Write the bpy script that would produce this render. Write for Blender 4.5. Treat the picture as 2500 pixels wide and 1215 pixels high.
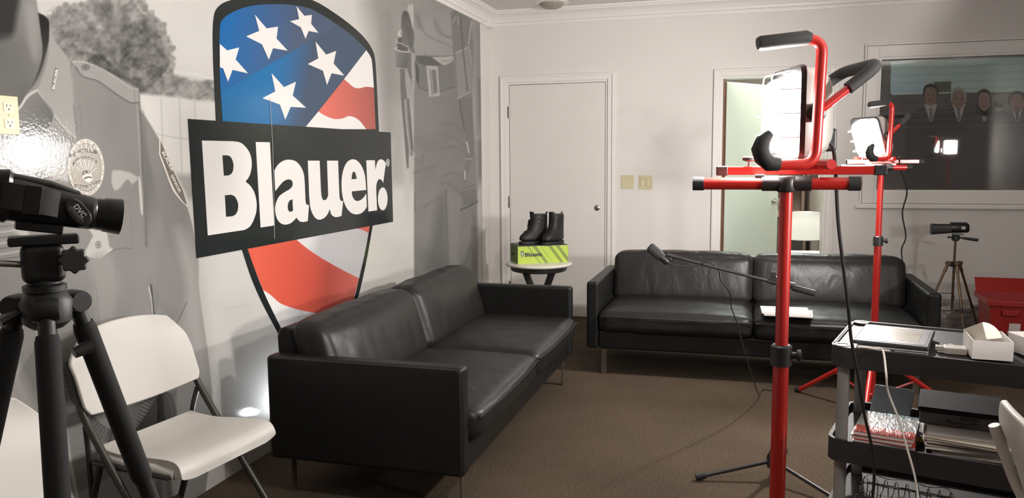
import bpy, bmesh, math, random
import numpy as np
from mathutils import Vector, Matrix, noise
from mathutils.geometry import tessellate_polygon

for o in list(bpy.data.objects):
    bpy.data.objects.remove(o, do_unlink=True)
random.seed(7)
SC = bpy.context.scene
COL = SC.collection
PI = math.pi
V = Vector

# ------------------------------------------------------------------ camera
CAM = V((2.15, 0.0, 1.38))
FPX, CX, CY = 1960.0, 1250.0, 607.5
RC = Matrix(((0.96054449, 0.02301367, -0.27717261),
             (0.27799326, -0.11027228, 0.95423256),
             (-0.00860406, -0.99363494, -0.11231908)))   # columns: camera right, down, forward in world axes
cam_data = bpy.data.cameras.new('camera')
cam_data.sensor_width = 36.0
cam_data.lens = FPX / 2500.0 * 36.0
cam_data.clip_start = 0.05
cam = bpy.data.objects.new('camera', cam_data)
COL.objects.link(cam)
m = Matrix.Identity(4)
for r in range(3):
    m[r][0] = RC[r][0]; m[r][1] = -RC[r][1]; m[r][2] = -RC[r][2]; m[r][3] = CAM[r]
cam.matrix_world = m
SC.camera = cam

# ------------------------------------------------------------------ world, exposure
w = bpy.data.worlds.new('world')
SC.world = w
w.use_nodes = True
w.node_tree.nodes['Background'].inputs[0].default_value = (0.5, 0.47, 0.42, 1)
w.node_tree.nodes['Background'].inputs[1].default_value = 0.02
SC.view_settings.view_transform = 'Standard'
SC.view_settings.look = 'None'
SC.view_settings.gamma = 1.0
SC.view_settings.exposure = 0.50
LENS1 = 60.0        # radiance of the near work light's lens
LENS2 = 60.0        # far work light
CEIL_LIGHT = 0.0    # ceiling troffers behind the camera
FLOOR_LAMP = 110.0  # small lamp behind the near sofa
ROOM2_LIGHT = 30.0   # ceiling panel of the next room
EMIT_COL = (1.0, 0.965, 0.925)
LAMP_W = {'near': 30.0, 'far': 92.0, 'side': 38.0, 'wall': 330.0}   # watts per lamp; the wall one is an added unseen flood

# ------------------------------------------------------------------ materials
def srgb(r, g, b):
    f = lambda c: c / 12.92 if c <= 0.04045 else ((c + 0.055) / 1.055) ** 2.4
    return (f(r / 255.0), f(g / 255.0), f(b / 255.0))

MATS = {}
def mat(name, col=(0.5, 0.5, 0.5), rough=0.5, metal=0.0, spec=0.5, var=0.0, vscale=20.0,
        bump=0.0, bscale=60.0, bdist=0.002, emit=None, estr=0.0, trans=0.0, alpha=1.0, coat=0.0, stretch=None, aniso_noise=None):
    if name in MATS:
        return MATS[name]
    mt = bpy.data.materials.new(name)
    mt.use_nodes = True
    nt = mt.node_tree
    b = nt.nodes['Principled BSDF']
    b.inputs['Base Color'].default_value = (*col, 1)
    b.inputs['Roughness'].default_value = rough
    b.inputs['Metallic'].default_value = metal
    b.inputs['Specular IOR Level'].default_value = spec
    if trans: b.inputs['Transmission Weight'].default_value = trans
    if coat: b.inputs['Coat Weight'].default_value = coat; b.inputs['Coat Roughness'].default_value = 0.1
    if alpha < 1: b.inputs['Alpha'].default_value = alpha
    if emit:
        b.inputs['Emission Color'].default_value = (*emit, 1)
        b.inputs['Emission Strength'].default_value = estr
    if var or bump:
        tc = nt.nodes.new('ShaderNodeTexCoord')
        src = tc.outputs['Object']
        if stretch:
            mp = nt.nodes.new('ShaderNodeMapping')
            mp.inputs['Scale'].default_value = stretch
            nt.links.new(src, mp.inputs['Vector']); src = mp.outputs['Vector']
    if var:
        n = nt.nodes.new('ShaderNodeTexNoise'); n.inputs['Scale'].default_value = vscale
        n.inputs['Detail'].default_value = 5
        nt.links.new(src, n.inputs['Vector'])
        rp = nt.nodes.new('ShaderNodeValToRGB')
        lo = [max(0, c * (1 - var)) for c in col]; hi = [min(1, c * (1 + var)) for c in col]
        rp.color_ramp.elements[0].position = 0.3; rp.color_ramp.elements[1].position = 0.7
        rp.color_ramp.elements[0].color = (*lo, 1); rp.color_ramp.elements[1].color = (*hi, 1)
        nt.links.new(n.outputs['Fac'], rp.inputs['Fac'])
        nt.links.new(rp.outputs['Color'], b.inputs['Base Color'])
    if bump:
        n2 = nt.nodes.new('ShaderNodeTexNoise'); n2.inputs['Scale'].default_value = bscale
        n2.inputs['Detail'].default_value = 4
        nt.links.new(src, n2.inputs['Vector'])
        bp = nt.nodes.new('ShaderNodeBump'); bp.inputs['Strength'].default_value = bump
        bp.inputs['Distance'].default_value = bdist
        nt.links.new(n2.outputs['Fac'], bp.inputs['Height'])
        nt.links.new(bp.outputs['Normal'], b.inputs['Normal'])
    MATS[name] = mt
    return mt

# ------------------------------------------------------------------ objects
def tag(o, label=None, cat=None, group=None, kind=None):
    if label: o['label'] = label
    if cat: o['category'] = cat
    if group: o['group'] = group
    if kind: o['kind'] = kind
    return o

def thing(name, loc, rz=0.0, label=None, cat=None, group=None):
    o = bpy.data.objects.new(name, None)
    o.empty_display_size = 0.05
    COL.objects.link(o)
    o.location = loc; o.rotation_euler = (0, 0, rz)
    return tag(o, label, cat, group)

def copy_tree(o, parent=None):
    c = o.copy(); COL.objects.link(c)
    if parent is not None:
        c.parent = parent
    for ch in [x for x in bpy.data.objects if x.parent == o and x is not c]:
        copy_tree(ch, c)
    return c

def world_matrix(o):
    mm = Matrix.Translation(o.location) @ o.rotation_euler.to_matrix().to_4x4()
    return mm if o.parent is None else world_matrix(o.parent) @ mm

class MB:
    """collects shapes, builds ONE mesh object"""
    def __init__(s): s.bm = bmesh.new()
    def faces(s, verts, faces):
        vs = [s.bm.verts.new(v) for v in verts]
        for f in faces:
            try: s.bm.faces.new([vs[i] for i in f])
            except ValueError: pass
        return s
    def box(s, c, d, rz=0.0, R=None):
        x, y, z = d[0] / 2, d[1] / 2, d[2] / 2
        R = R if R is not None else Matrix.Rotation(rz, 3, 'Z')
        vs = [V(c) + R @ V((i * x, j * y, k * z)) for i in (-1, 1) for j in (-1, 1) for k in (-1, 1)]
        return s.faces(vs, [(0, 1, 3, 2), (4, 6, 7, 5), (0, 4, 5, 1), (2, 3, 7, 6), (0, 2, 6, 4), (1, 5, 7, 3)])
    def b2(s, lo, hi):
        return s.box([(a + b) / 2 for a, b in zip(lo, hi)], [abs(b - a) for a, b in zip(lo, hi)])
    def tube(s, pts, r, n=12, closed=False, rfun=None, flat=1.0, up=None):
        pts = [V(p) for p in pts]
        N = len(pts); rings = []
        t0 = (pts[1] - pts[0]).normalized()
        ref = V(up) if up else (V((0, 0, 1)) if abs(t0.z) < 0.9 else V((1, 0, 0)))
        u = t0.cross(ref).normalized(); 
        for i, p in enumerate(pts):
            if closed: t = (pts[(i + 1) % N] - pts[i - 1]).normalized()
            elif i == 0: t = t0
            elif i == N - 1: t = (pts[-1] - pts[-2]).normalized()
            else:
                t = ((pts[i + 1] - p).normalized() + (p - pts[i - 1]).normalized())
                t = t.normalized() if t.length > 1e-6 else t0
            u = (u - t * u.dot(t)); u = u.normalized() if u.length > 1e-6 else t.orthogonal().normalized()
            v = t.cross(u)
            rr = rfun(i / (N - 1)) * r if rfun else (r[i] if isinstance(r, (list, tuple)) else r)
            rings.append([s.bm.verts.new(p + (u * math.cos(2 * PI * k / n) + v * flat * math.sin(2 * PI * k / n)) * rr) for k in range(n)])
        M = N if closed else N - 1
        for i in range(M):
            a, b = rings[i], rings[(i + 1) % N]
            for k in range(n):
                s.bm.faces.new((a[k], a[(k + 1) % n], b[(k + 1) % n], b[k]))
        if not closed:
            s.bm.faces.new(rings[0][::-1]); s.bm.faces.new(rings[-1])
        return s
    def cyl(s, p0, p1, r, n=16, r1=None):
        return s.tube([p0, p1], [r, r if r1 is None else r1], n)
    def lathe(s, c, prof, axis='Z', n=32, R=None):
        """prof: list of (radius, height); closed at both ends"""
        R = R if R is not None else {'Z': Matrix.Identity(3), 'X': Matrix.Rotation(PI / 2, 3, 'Y'), 'Y': Matrix.Rotation(-PI / 2, 3, 'X')}[axis]
        rings = []
        for (r, h) in prof:
            rings.append([s.bm.verts.new(V(c) + R @ V((r * math.cos(2 * PI * k / n), r * math.sin(2 * PI * k / n), h))) for k in range(n)])
        for a, b in zip(rings[:-1], rings[1:]):
            for k in range(n):
                s.bm.faces.new((a[k], a[(k + 1) % n], b[(k + 1) % n], b[k]))
        s.bm.faces.new(rings[0][::-1]); s.bm.faces.new(rings[-1])
        return s
    def loft(s, rings, cap=True):
        rr = [[s.bm.verts.new(V(p)) for p in ring] for ring in rings]
        n = len(rr[0])
        for a, b in zip(rr[:-1], rr[1:]):
            for k in range(n):
                s.bm.faces.new((a[k], a[(k + 1) % n], b[(k + 1) % n], b[k]))
        if cap:
            s.bm.faces.new(rr[0][::-1]); s.bm.faces.new(rr[-1])
        return s
    def prism(s, poly, fa, fb):
        """poly 2D list; fa, fb map (a,b)->3D for the two ends"""
        n = len(poly)
        A = [s.bm.verts.new(V(fa(*p))) for p in poly]; B = [s.bm.verts.new(V(fb(*p))) for p in poly]
        for k in range(n):
            s.bm.faces.new((A[k], A[(k + 1) % n], B[(k + 1) % n], B[k]))
        tris = tessellate_polygon([[V((p[0], p[1], 0)) for p in poly]])
        for t in tris:
            for L in (A, B):
                try: s.bm.faces.new([L[i] for i in t])
                except ValueError: pass
        return s
    def flat(s, loops, fn):
        """filled 2D shape with holes"""
        tris = tessellate_polygon([[V((p[0], p[1], 0)) for p in L] for L in loops])
        vs = [s.bm.verts.new(V(fn(*p))) for L in loops for p in L]
        for t in tris:
            try: s.bm.faces.new([vs[i] for i in t])
            except ValueError: pass
        return s
    def build(s, name, material, parent=None, world=False, bevel=0.0, seg=2, smooth=True, angle=40, subsurf=0, solid=0.0, recalc=True):
        bm = s.bm
        if recalc: bmesh.ops.recalc_face_normals(bm, faces=bm.faces)
        if world and parent is not None:
            bm.transform(world_matrix(parent).inverted())
        me = bpy.data.meshes.new(name)
        bm.to_mesh(me); bm.free()
        me.materials.append(material)
        if smooth:
            for p in me.polygons: p.use_smooth = True
        o = bpy.data.objects.new(name, me)
        COL.objects.link(o)
        if parent is not None: o.parent = parent
        if solid:
            md = o.modifiers.new('solid', 'SOLIDIFY'); md.thickness = solid; md.offset = 0
        if bevel:
            md = o.modifiers.new('bevel', 'BEVEL'); md.width = bevel; md.segments = seg; md.limit_method = 'ANGLE'; md.angle_limit = math.radians(35)
            md.harden_normals = True
        if subsurf:
            md = o.modifiers.new('sub', 'SUBSURF'); md.levels = subsurf; md.render_levels = subsurf
        if smooth and not subsurf and not bevel:
            try: me.set_sharp_from_angle(angle=math.radians(angle))
            except Exception: pass
        return o

def catmull(pts, n=8, closed=False):
    P = [V(p) for p in pts]; out = []
    N = len(P)
    for i in range(N if closed else N - 1):
        p1, p2 = P[i], P[(i + 1) % N]
        p0 = P[i - 1] if (closed or i > 0) else p1 * 2 - p2
        p3 = P[(i + 2) % N] if (closed or i + 2 < N) else p2 * 2 - p1
        for k in range(n):
            t = k / n
            out.append(0.5 * ((2 * p1) + (p2 - p0) * t + (2 * p0 - 5 * p1 + 4 * p2 - p3) * t * t + (3 * p1 - p0 - 3 * p2 + p3) * t ** 3))
    if not closed: out.append(P[-1])
    return out

def bend(pts, r, n=6):
    """round the corners of a polyline"""
    P = [V(p) for p in pts]; out = [P[0]]
    for i in range(1, len(P) - 1):
        a = (P[i - 1] - P[i]); b = (P[i + 1] - P[i])
        d = min(r, a.length * 0.45, b.length * 0.45)
        s0 = P[i] + a.normalized() * d; s1 = P[i] + b.normalized() * d
        for k in range(n + 1):
            t = k / n
            out.append(s0 * (1 - t) ** 2 + P[i] * 2 * t * (1 - t) + s1 * t * t)
    out.append(P[-1])
    return out

def smooth_loop(pts, n=5):
    """closed outline; (x,y) is a corner, (x,y,1) a smooth point"""
    N = len(pts); corners = [i for i, p in enumerate(pts) if len(p) == 2]
    if not corners:
        return [(p.x, p.y) for p in catmull([(p[0], p[1], 0) for p in pts], n, True)]
    out = []
    st = corners[0]
    seq = [pts[(st + k) % N] for k in range(N + 1)]
    run = [seq[0]]
    for p in seq[1:]:
        run.append(p)
        if len(p) == 2:
            if len(run) == 2: out.append((run[0][0], run[0][1]))
            else:
                c = catmull([(q[0], q[1], 0) for q in run], n)
                out += [(q.x, q.y) for q in c[:-1]]
            run = [p]
    return out

def text_mesh(body, size, fn, material, name, parent=None, extrude=0.0, align='LEFT', bold=0.0, space=1.0):
    """lettering as a mesh; fn maps (x,y,depth) of the text plane to the parent's space"""
    cu = bpy.data.curves.new('lettering', 'FONT')
    cu.body = body; cu.size = size; cu.align_x = align; cu.extrude = extrude; cu.offset = bold
    cu.resolution_u = 3; cu.space_character = space
    to = bpy.data.objects.new('lettering', cu)
    COL.objects.link(to)
    dg = bpy.context.evaluated_depsgraph_get()
    me = bpy.data.meshes.new_from_object(to.evaluated_get(dg))
    bpy.data.objects.remove(to, do_unlink=True)
    for v in me.vertices:
        v.co = V(fn(v.co.x, v.co.y, v.co.z))
    me.name = name
    me.materials.clear(); me.materials.append(material)
    o = bpy.data.objects.new(name, me); COL.objects.link(o)
    if parent is not None: o.parent = parent
    return o

# ------------------------------------------------------------------ setting
YF, XR, YB, ZC = 6.75, 5.3, -1.8, 2.62
wall_m = mat('wall_paint', (0.72, 0.685, 0.655), 0.55, spec=0.35, var=0.015, vscale=3, bump=0.08, bscale=90, bdist=0.001)
trim_m = mat('trim_paint', (0.78, 0.745, 0.715), 0.35, spec=0.4)
ceil_m = mat('ceiling_paint', (0.70, 0.675, 0.64), 0.8, spec=0.2, var=0.02, vscale=4, bump=0.1, bscale=200, bdist=0.001)
door_m = mat('door_paint', (0.73, 0.69, 0.655), 0.4, spec=0.4, var=0.01, vscale=3)

rear_m = mat('dimmed_rear_wall', (0.38, 0.355, 0.335), 0.7, spec=0.2)  # unseen walls, colour darkened to stand for the unlit rear of the room
def carpet():
    mt = bpy.data.materials.new('carpet'); mt.use_nodes = True; nt = mt.node_tree
    b = nt.nodes['Principled BSDF']; b.inputs['Roughness'].default_value = 0.95; b.inputs['Specular IOR Level'].default_value = 0.1
    tc = nt.nodes.new('ShaderNodeTexCoord')
    n1 = nt.nodes.new('ShaderNodeTexNoise'); n1.inputs['Scale'].default_value = 160; n1.inputs['Detail'].default_value = 3
    n2 = nt.nodes.new('ShaderNodeTexNoise'); n2.inputs['Scale'].default_value = 1.7; n2.inputs['Detail'].default_value = 6
    for n in (n1, n2): nt.links.new(tc.outputs['Object'], n.inputs['Vector'])
    r1 = nt.nodes.new('ShaderNodeValToRGB'); e = r1.color_ramp.elements
    e[0].position = 0.36; e[0].color = (0.040, 0.029, 0.020, 1); e[1].position = 0.66; e[1].color = (0.118, 0.087, 0.060, 1)
    r2 = nt.nodes.new('ShaderNodeValToRGB'); e = r2.color_ramp.elements
    e[0].position = 0.35; e[0].color = (0.84, 0.84, 0.84, 1); e[1].position = 0.65; e[1].color = (1.08, 1.07, 1.06, 1)
    mx = nt.nodes.new('ShaderNodeMixRGB'); mx.blend_type = 'MULTIPLY'; mx.inputs[0].default_value = 1
    nt.links.new(n1.outputs['Fac'], r1.inputs['Fac']); nt.links.new(n2.outputs['Fac'], r2.inputs['Fac'])
    nt.links.new(r1.outputs['Color'], mx.inputs[1]); nt.links.new(r2.outputs['Color'], mx.inputs[2])
    nt.links.new(mx.outputs['Color'], b.inputs['Base Color'])
    bp = nt.nodes.new('ShaderNodeBump'); bp.inputs['Strength'].default_value = 0.6; bp.inputs['Distance'].default_value = 0.004
    nt.links.new(n1.outputs['Fac'], bp.inputs['Height']); nt.links.new(bp.outputs['Normal'], b.inputs['Normal'])
    return mt
carpet_m = carpet()

def struct(mb, name, m_, parent=None, **k):
    o = mb.build(name, m_, parent, smooth=False, **k)
    if parent is None: o['kind'] = 'structure'
    return o

struct(MB().b2((-0.12, YB, -0.1), (XR + 0.1, YF, 0)), 'floor', carpet_m)
struct(MB().b2((-0.12, YB, ZC), (XR + 0.1, YF + 0.1, ZC + 0.1)), 'ceiling', ceil_m)
struct(MB().b2((-0.12, YB, 0), (0, YF + 0.12, ZC)), 'wall_left', wall_m)
struct(MB().b2((XR, YB, 0), (XR + 0.1, YF + 0.12, ZC)), 'wall_right', rear_m)
struct(MB().b2((-0.12, YB - 0.1, 0), (XR + 0.1, YB, ZC)), 'wall_back', rear_m)
# far wall with two door openings and the window opening
D1 = (0.155, 1.033, 2.025); D2 = (1.945, 2.760, 2.015); WN = (3.105, 4.62, 1.095, 2.115)
T = 0.12
fw = MB()
fw.b2((0, YF, 0), (D1[0], YF + T, ZC)); fw.b2((D1[0], YF, D1[2]), (D1[1], YF + T, ZC))
fw.b2((D1[1], YF, 0), (D2[0], YF + T, ZC)); fw.b2((D2[0], YF, D2[2]), (D2[1], YF + T, ZC))
fw.b2((D2[1], YF, 0), (WN[0], YF + T, ZC)); fw.b2((WN[0], YF, 0), (WN[1], YF + T, WN[2]))
fw.b2((WN[0], YF, WN[3]), (WN[1], YF + T, ZC)); fw.b2((WN[1], YF, 0), (XR, YF + T, ZC))
struct(fw, 'wall_far', wall_m)

# crown moulding: ogee profile swept along the far and the left wall
prof = [(0, 0), (0.012, 0), (0.016, 0.012), (0.016, 0.026), (0.028, 0.030), (0.034, 0.048), (0.052, 0.072), (0.078, 0.088),
        (0.092, 0.092), (0.092, 0.102), (0.104, 0.106), (0.104, 0.122), (0, 0.122)]
zc0 = ZC - 0.122
cr = MB()
cr.prism(prof, lambda a, b: (0.0 + a, YF - a, zc0 + b), lambda a, b: (XR - a, YF - a, zc0 + b))
struct(cr, 'trim_1', trim_m)
cr = MB()
cr.prism(prof, lambda a, b: (a, YB + a, zc0 + b), lambda a, b: (a, YF - a, zc0 + b))
struct(cr, 'trim_2', trim_m)
# corner block of the crown moulding
struct(MB().b2((0, YF - 0.125, zc0 - 0.012), (0.05, YF, zc0 + 0.06)), 'trim_3', trim_m, bevel=0.004)
# baseboards
bp_ = [(0, 0), (0.013, 0), (0.013, 0.075), (0.006, 0.09), (0, 0.09)]
def baseboard(name, p0, p1, nrm):
    mb = MB()
    mb.prism(bp_, lambda a, b: (p0[0] + nrm[0] * a, p0[1] + nrm[1] * a, b), lambda a, b: (p1[0] + nrm[0] * a, p1[1] + nrm[1] * a, b))
    struct(mb, name, trim_m)
baseboard('baseboard_far', (D1[1] + 0.065, YF), (D2[0] - 0.065, YF), (0, -1))
baseboard('baseboard_far_right', (D2[1] + 0.065, YF), (XR, YF), (0, -1))
baseboard('baseboard_right', (XR, YB), (XR, YF), (-1, 0))

# door casings (double-stepped flat casing)
def casing(mb, x0, x1, zt, w, t, y=YF, z0=0.0):
    mb.b2((x0 - w, y - t, z0), (x0, y, zt + w)); mb.b2((x1, y - t, z0), (x1 + w, y, zt + w)); mb.b2((x0, y - t, zt), (x1, y, zt + w))
for nm, D in (('door_1', D1), ('door_2', D2)):
    dr = bpy.data.objects.new(nm, None); COL.objects.link(dr); dr.location = (D[0], YF, 0); dr['kind'] = 'structure'
    mb = MB(); casing(mb, D[0] + 0.0, D[1], D[2], 0.055, 0.013); mb.build('casing', trim_m, dr, world=True, bevel=0.003, smooth=False)
    mb = MB(); casing(mb, D[0] - 0.038, D[1] + 0.038, D[2] + 0.038, 0.017, 0.022); mb.build('casing_edge', trim_m, dr, world=True, bevel=0.003, smooth=False)
    jm = MB()
    jm.b2((D[0], YF, 0), (D[0] + 0.018, YF + T, D[2])); jm.b2((D[1] - 0.018, YF, 0), (D[1], YF + T, D[2])); jm.b2((D[0] + 0.018, YF, D[2] - 0.018), (D[1] - 0.018, YF + T, D[2]))
    jm.build('jamb', trim_m, dr, world=True, smooth=False)
    if nm == 'door_1': dr1 = dr
    else: dr2 = dr
metal_m = mat('brushed_steel', (0.42, 0.40, 0.37), 0.32, 1.0)
dark_metal_m = mat('aged_hinge_steel', (0.10, 0.09, 0.08), 0.45, 0.8)
slot_m = mat('dark_outlet_slot', (0.05, 0.04, 0.035), 0.9)  # near-black of the outlet slots
MB().b2((D1[0] + 0.022, YF + 0.004, 0.012), (D1[1] - 0.024, YF + 0.044, D1[2] - 0.022)).build('door_panel', door_m, dr1, world=True, bevel=0.002, smooth=False)
for z in (1.775, 1.0, 0.25):
    h_ = MB().b2((D1[0] + 0.006, YF - 0.004, z - 0.05), (D1[0] + 0.019, YF + 0.01, z + 0.05))
    h_.cyl((D1[0] + 0.021, YF - 0.006, z - 0.052), (D1[0] + 0.021, YF - 0.006, z + 0.052), 0.0045, 10)
    h_.build('hinge', metal_m, dr1, world=True)
kn = MB()
kn.lathe((0.945, YF + 0.004, 0.955), [(0.024, 0), (0.024, -0.004), (0.019, -0.007), (0.019, -0.009), (0.010, -0.012)], 'Y', 24)
kn.build('latch_plate', metal_m, dr1, world=True)
# the open leaf of door 2: hinged at the left jamb, swung into the next room
leaf_m = mat('open_door_paint', (0.70, 0.80, 0.70), 0.35, spec=0.45)
edge_m = mat('bare_wood_edge', (0.22, 0.12, 0.075), 0.6, var=0.35, vscale=30, stretch=(1, 1, 0.08))
A = math.radians(54)
hx, hy = D2[0] + 0.030, YF + T + 0.01
lv = V((math.cos(A), math.sin(A), 0)); ln = V((-math.sin(A), math.cos(A), 0))
LW = 0.755
c = V((hx, hy, 0)) + lv * (LW / 2) + V((0, 0, 1.0))
Rl = Matrix.Rotation(A, 3, 'Z')
MB().box(c, (LW, 0.035, 1.965), R=Rl).build('door_panel', leaf_m, dr2, world=True, bevel=0.002, smooth=False)
MB().box(V((hx, hy, 1.0)) - lv * 0.0016, (0.003, 0.0345, 1.963), R=Rl).build('panel_edge', edge_m, dr2, world=True, smooth=False)
MB().b2((D2[0] + 0.0181, YF + 0.022, 0), (D2[0] + 0.026, YF + T - 0.002, D2[2] - 0.02)).build('hinge_jamb', edge_m, dr2, world=True, smooth=False)
for z in (1.78, 1.0, 0.25):
    MB().b2((D2[0] + 0.026, YF + 0.03, z - 0.055), (D2[0] + 0.029, YF + 0.105, z + 0.055)).build('hinge', dark_metal_m, dr2, world=True)
kp = V((hx, hy, 0.985)) + lv * (LW - 0.07) - ln * 0.0175
Rk = Matrix.Rotation(A, 3, 'Z') @ Matrix.Rotation(PI / 2, 3, 'X')
chrome_m = mat('polished_knob', (0.75, 0.73, 0.70), 0.12, 1.0)
for sgn in (1, -1):
    q = kp if sgn == 1 else kp + ln * 0.035
    Rq = Rk if sgn == 1 else Matrix.Rotation(A, 3, 'Z') @ Matrix.Rotation(-PI / 2, 3, 'X')
    MB().lathe(q, [(0.032, 0), (0.030, 0.006), (0.012, 0.010), (0.011, 0.028), (0.024, 0.036), (0.029, 0.048), (0.027, 0.060), (0.015, 0.067)], R=Rq, n=28).build('door_knob', chrome_m, dr2, world=True)

# window to the dim office next door
wn = bpy.data.objects.new('window_1', None); COL.objects.link(wn); wn.location = (WN[0], YF, WN[2]); wn['kind'] = 'structure'
mb = MB(); x0, x1, z0, z1 = WN
def ring(mb, x0, x1, z0, z1, w, y0, y1):
    mb.b2((x0 - w, y0, z0 - w), (x0, y1, z1 + w)); mb.b2((x1, y0, z0 - w), (x1 + w, y1, z1 + w))
    mb.b2((x0, y0, z1), (x1, y1, z1 + w)); mb.b2((x0, y0, z0 - w), (x1, y1, z0))
ring(mb, x0, x1, z0, z1, 0.085, YF - 0.015, YF); mb.build('window_frame', trim_m, wn, world=True, bevel=0.003, smooth=False)
mb = MB(); ring(mb, x0 - 0.088, x1 + 0.088, z0 - 0.088, z1 + 0.088, 0.014, YF - 0.024, YF); mb.build('frame_edge', trim_m, wn, world=True, bevel=0.003, smooth=False)
mb = MB(); ring(mb, x0, x1, z0, z1, -0.018, YF - 0.008, YF + T); mb.build('inner_frame', trim_m, wn, world=True, smooth=False)
MB().b2((x0 - 0.13, YF - 0.035, z0 - 0.122), (x1 + 0.13, YF, z0 - 0.098)).build('window_sill', trim_m, wn, world=True, bevel=0.003, smooth=False)
glass_m = mat('window_glass', (0.93, 0.95, 0.95), 0.02, spec=0.5, trans=1.0)
MB().b2((x0 + 0.012, YF + 0.05, z0 + 0.012), (x1 - 0.012, YF + 0.056, z1 - 0.012)).build('glass_pane', glass_m, wn, world=True, smooth=False)

# next room
Y2 = 10.4
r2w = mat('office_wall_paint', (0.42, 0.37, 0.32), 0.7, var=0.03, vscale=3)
struct(MB().b2((0.6, YF, -0.1), (XR + 0.1, Y2 + 0.1, 0)), 'floor_office', carpet_m)
struct(MB().b2((0.6, YF + T, ZC), (XR + 0.1, Y2 + 0.1, ZC + 0.1)), 'ceiling_office', ceil_m)
struct(MB().b2((0.6, Y2, 0), (XR + 0.1, Y2 + 0.1, ZC)), 'wall_office_far', r2w)
struct(MB().b2((0.5, YF + T, 0), (0.6, Y2, ZC)), 'wall_office_left', r2w)
struct(MB().b2((XR, YF + T, 0), (XR + 0.1, Y2, ZC)), 'wall_office_right', r2w)
struct(MB().b2((2.85, YF + T, 0), (2.93, Y2, ZC)), 'wall_office_inner', r2w)

# recessed dome on the ceiling
t = thing('ceiling_fixture', (0.62, 6.47, ZC), 0, 'small recessed white ceiling fixture with dark dome near the far left corner', 'ceiling light')
MB().lathe((0, 0, 0), [(0.14, 0), (0.14, -0.004), (0.125, -0.008), (0.11, -0.008)], n=36).build('trim_ring', trim_m, t)
MB().lathe((0, 0, -0.008), [(0.100, 0), (0.096, -0.012), (0.080, -0.028), (0.05, -0.040), (0.02, -0.044)], n=36).build('dome', mat('smoked_dome', (0.30, 0.27, 0.22), 0.35), t)

# two-gang switch plates
plate_m = mat('ivory_plastic', (0.62, 0.55, 0.36), 0.35)
toggle_m = mat('ivory_toggle', (0.70, 0.62, 0.42), 0.3)
screw_m = mat('plate_screw', (0.38, 0.33, 0.22), 0.4, 0.3)
t = thing('blank_wall_plate', (1.203, YF, 1.174), 0, 'ivory blank two gang wall plate, left of the switch plate', 'wall plate')
MB().box((0, -0.003, 0), (0.108, 0.006, 0.116)).build('plate', plate_m, t, bevel=0.0025)
for sx in (-0.023, 0.023):
    for sz in (-0.048, 0.048):
        MB().lathe((sx, -0.006, sz), [(0.0035, 0), (0.0035, -0.001)], 'Y', 12).build('screw', screw_m, t)
t = thing('switch_plate', (1.354, YF, 1.170), 0, 'ivory double light switch plate, nearer the open door', 'light switch')
MB().box((0, -0.003, 0), (0.112, 0.006, 0.116)).build('plate', plate_m, t, bevel=0.0025)
for sx in (-0.024, 0.024):
    MB().box((sx, -0.0068, 0), (0.034, 0.0016, 0.068)).build('rocker_surround', screw_m, t)
    MB().box((sx, -0.0085, 0), (0.030, 0.004, 0.064), R=Matrix.Rotation(0.06, 3, 'X')).build('rocker', toggle_m, t, bevel=0.001)

# ------------------------------------------------------------------ printed wall mural on the left wall
# The artwork is drawn in its own drawing units (u, v); art() / wall() convert to and from metres on the wall plane x = 0.
def wall(u, v):
    d = RC @ V((u - CX, v - CY, FPX)); k = (0.0 - CAM.x) / d.x
    return (CAM.y + k * d.y, CAM.z + k * d.z)
def art(y, z):
    px, py, pz = -CAM.x + 0 * y, y - CAM.y, z - CAM.z
    c = [px * RC[0][i] + py * RC[1][i] + pz * RC[2][i] for i in range(3)]
    return CX + FPX * c[0] / c[2], CY + FPX * c[1] / c[2]

MUR_Y0, MUR_Y1, MUR_Z1 = 1.15, 6.50, 2.505
# sample grid, denser where the print has finer detail
us = np.arange(-330.0, 1176.0, 1.8)
ys = np.array([wall(u, 500)[0] for u in us]); ys = ys[(ys > MUR_Y0) & (ys < MUR_Y1)]
ys = np.concatenate([[MUR_Y0], ys, [MUR_Y1]])
zs = np.arange(0.0, MUR_Z1 + 0.002, 0.0036)
YY, ZZ = np.meshgrid(ys, zs, indexing='ij')
U, W = art(YY, ZZ)
rng = np.random.RandomState(3)
def lattice(u, v, s, seed=0):
    r = np.random.RandomState(seed).rand(256, 256)
    x = u / s; y = v / s
    xi = np.floor(x).astype(int); yi = np.floor(y).astype(int); fx = x - xi; fy = y - yi
    fx = fx * fx * (3 - 2 * fx); fy = fy * fy * (3 - 2 * fy)
    g = lambda a, b: r[a % 256, b % 256]
    return (g(xi, yi) * (1 - fx) + g(xi + 1, yi) * fx) * (1 - fy) + (g(xi, yi + 1) * (1 - fx) + g(xi + 1, yi + 1) * fx) * fy
def fbm(s, seed=0, o=3):
    return sum(lattice(U, W, s / 2 ** k, seed + k) * 0.5 ** k for k in range(o)) / sum(0.5 ** k for k in range(o)) - 0.5
G = np.full(U.shape, 200.0)

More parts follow.
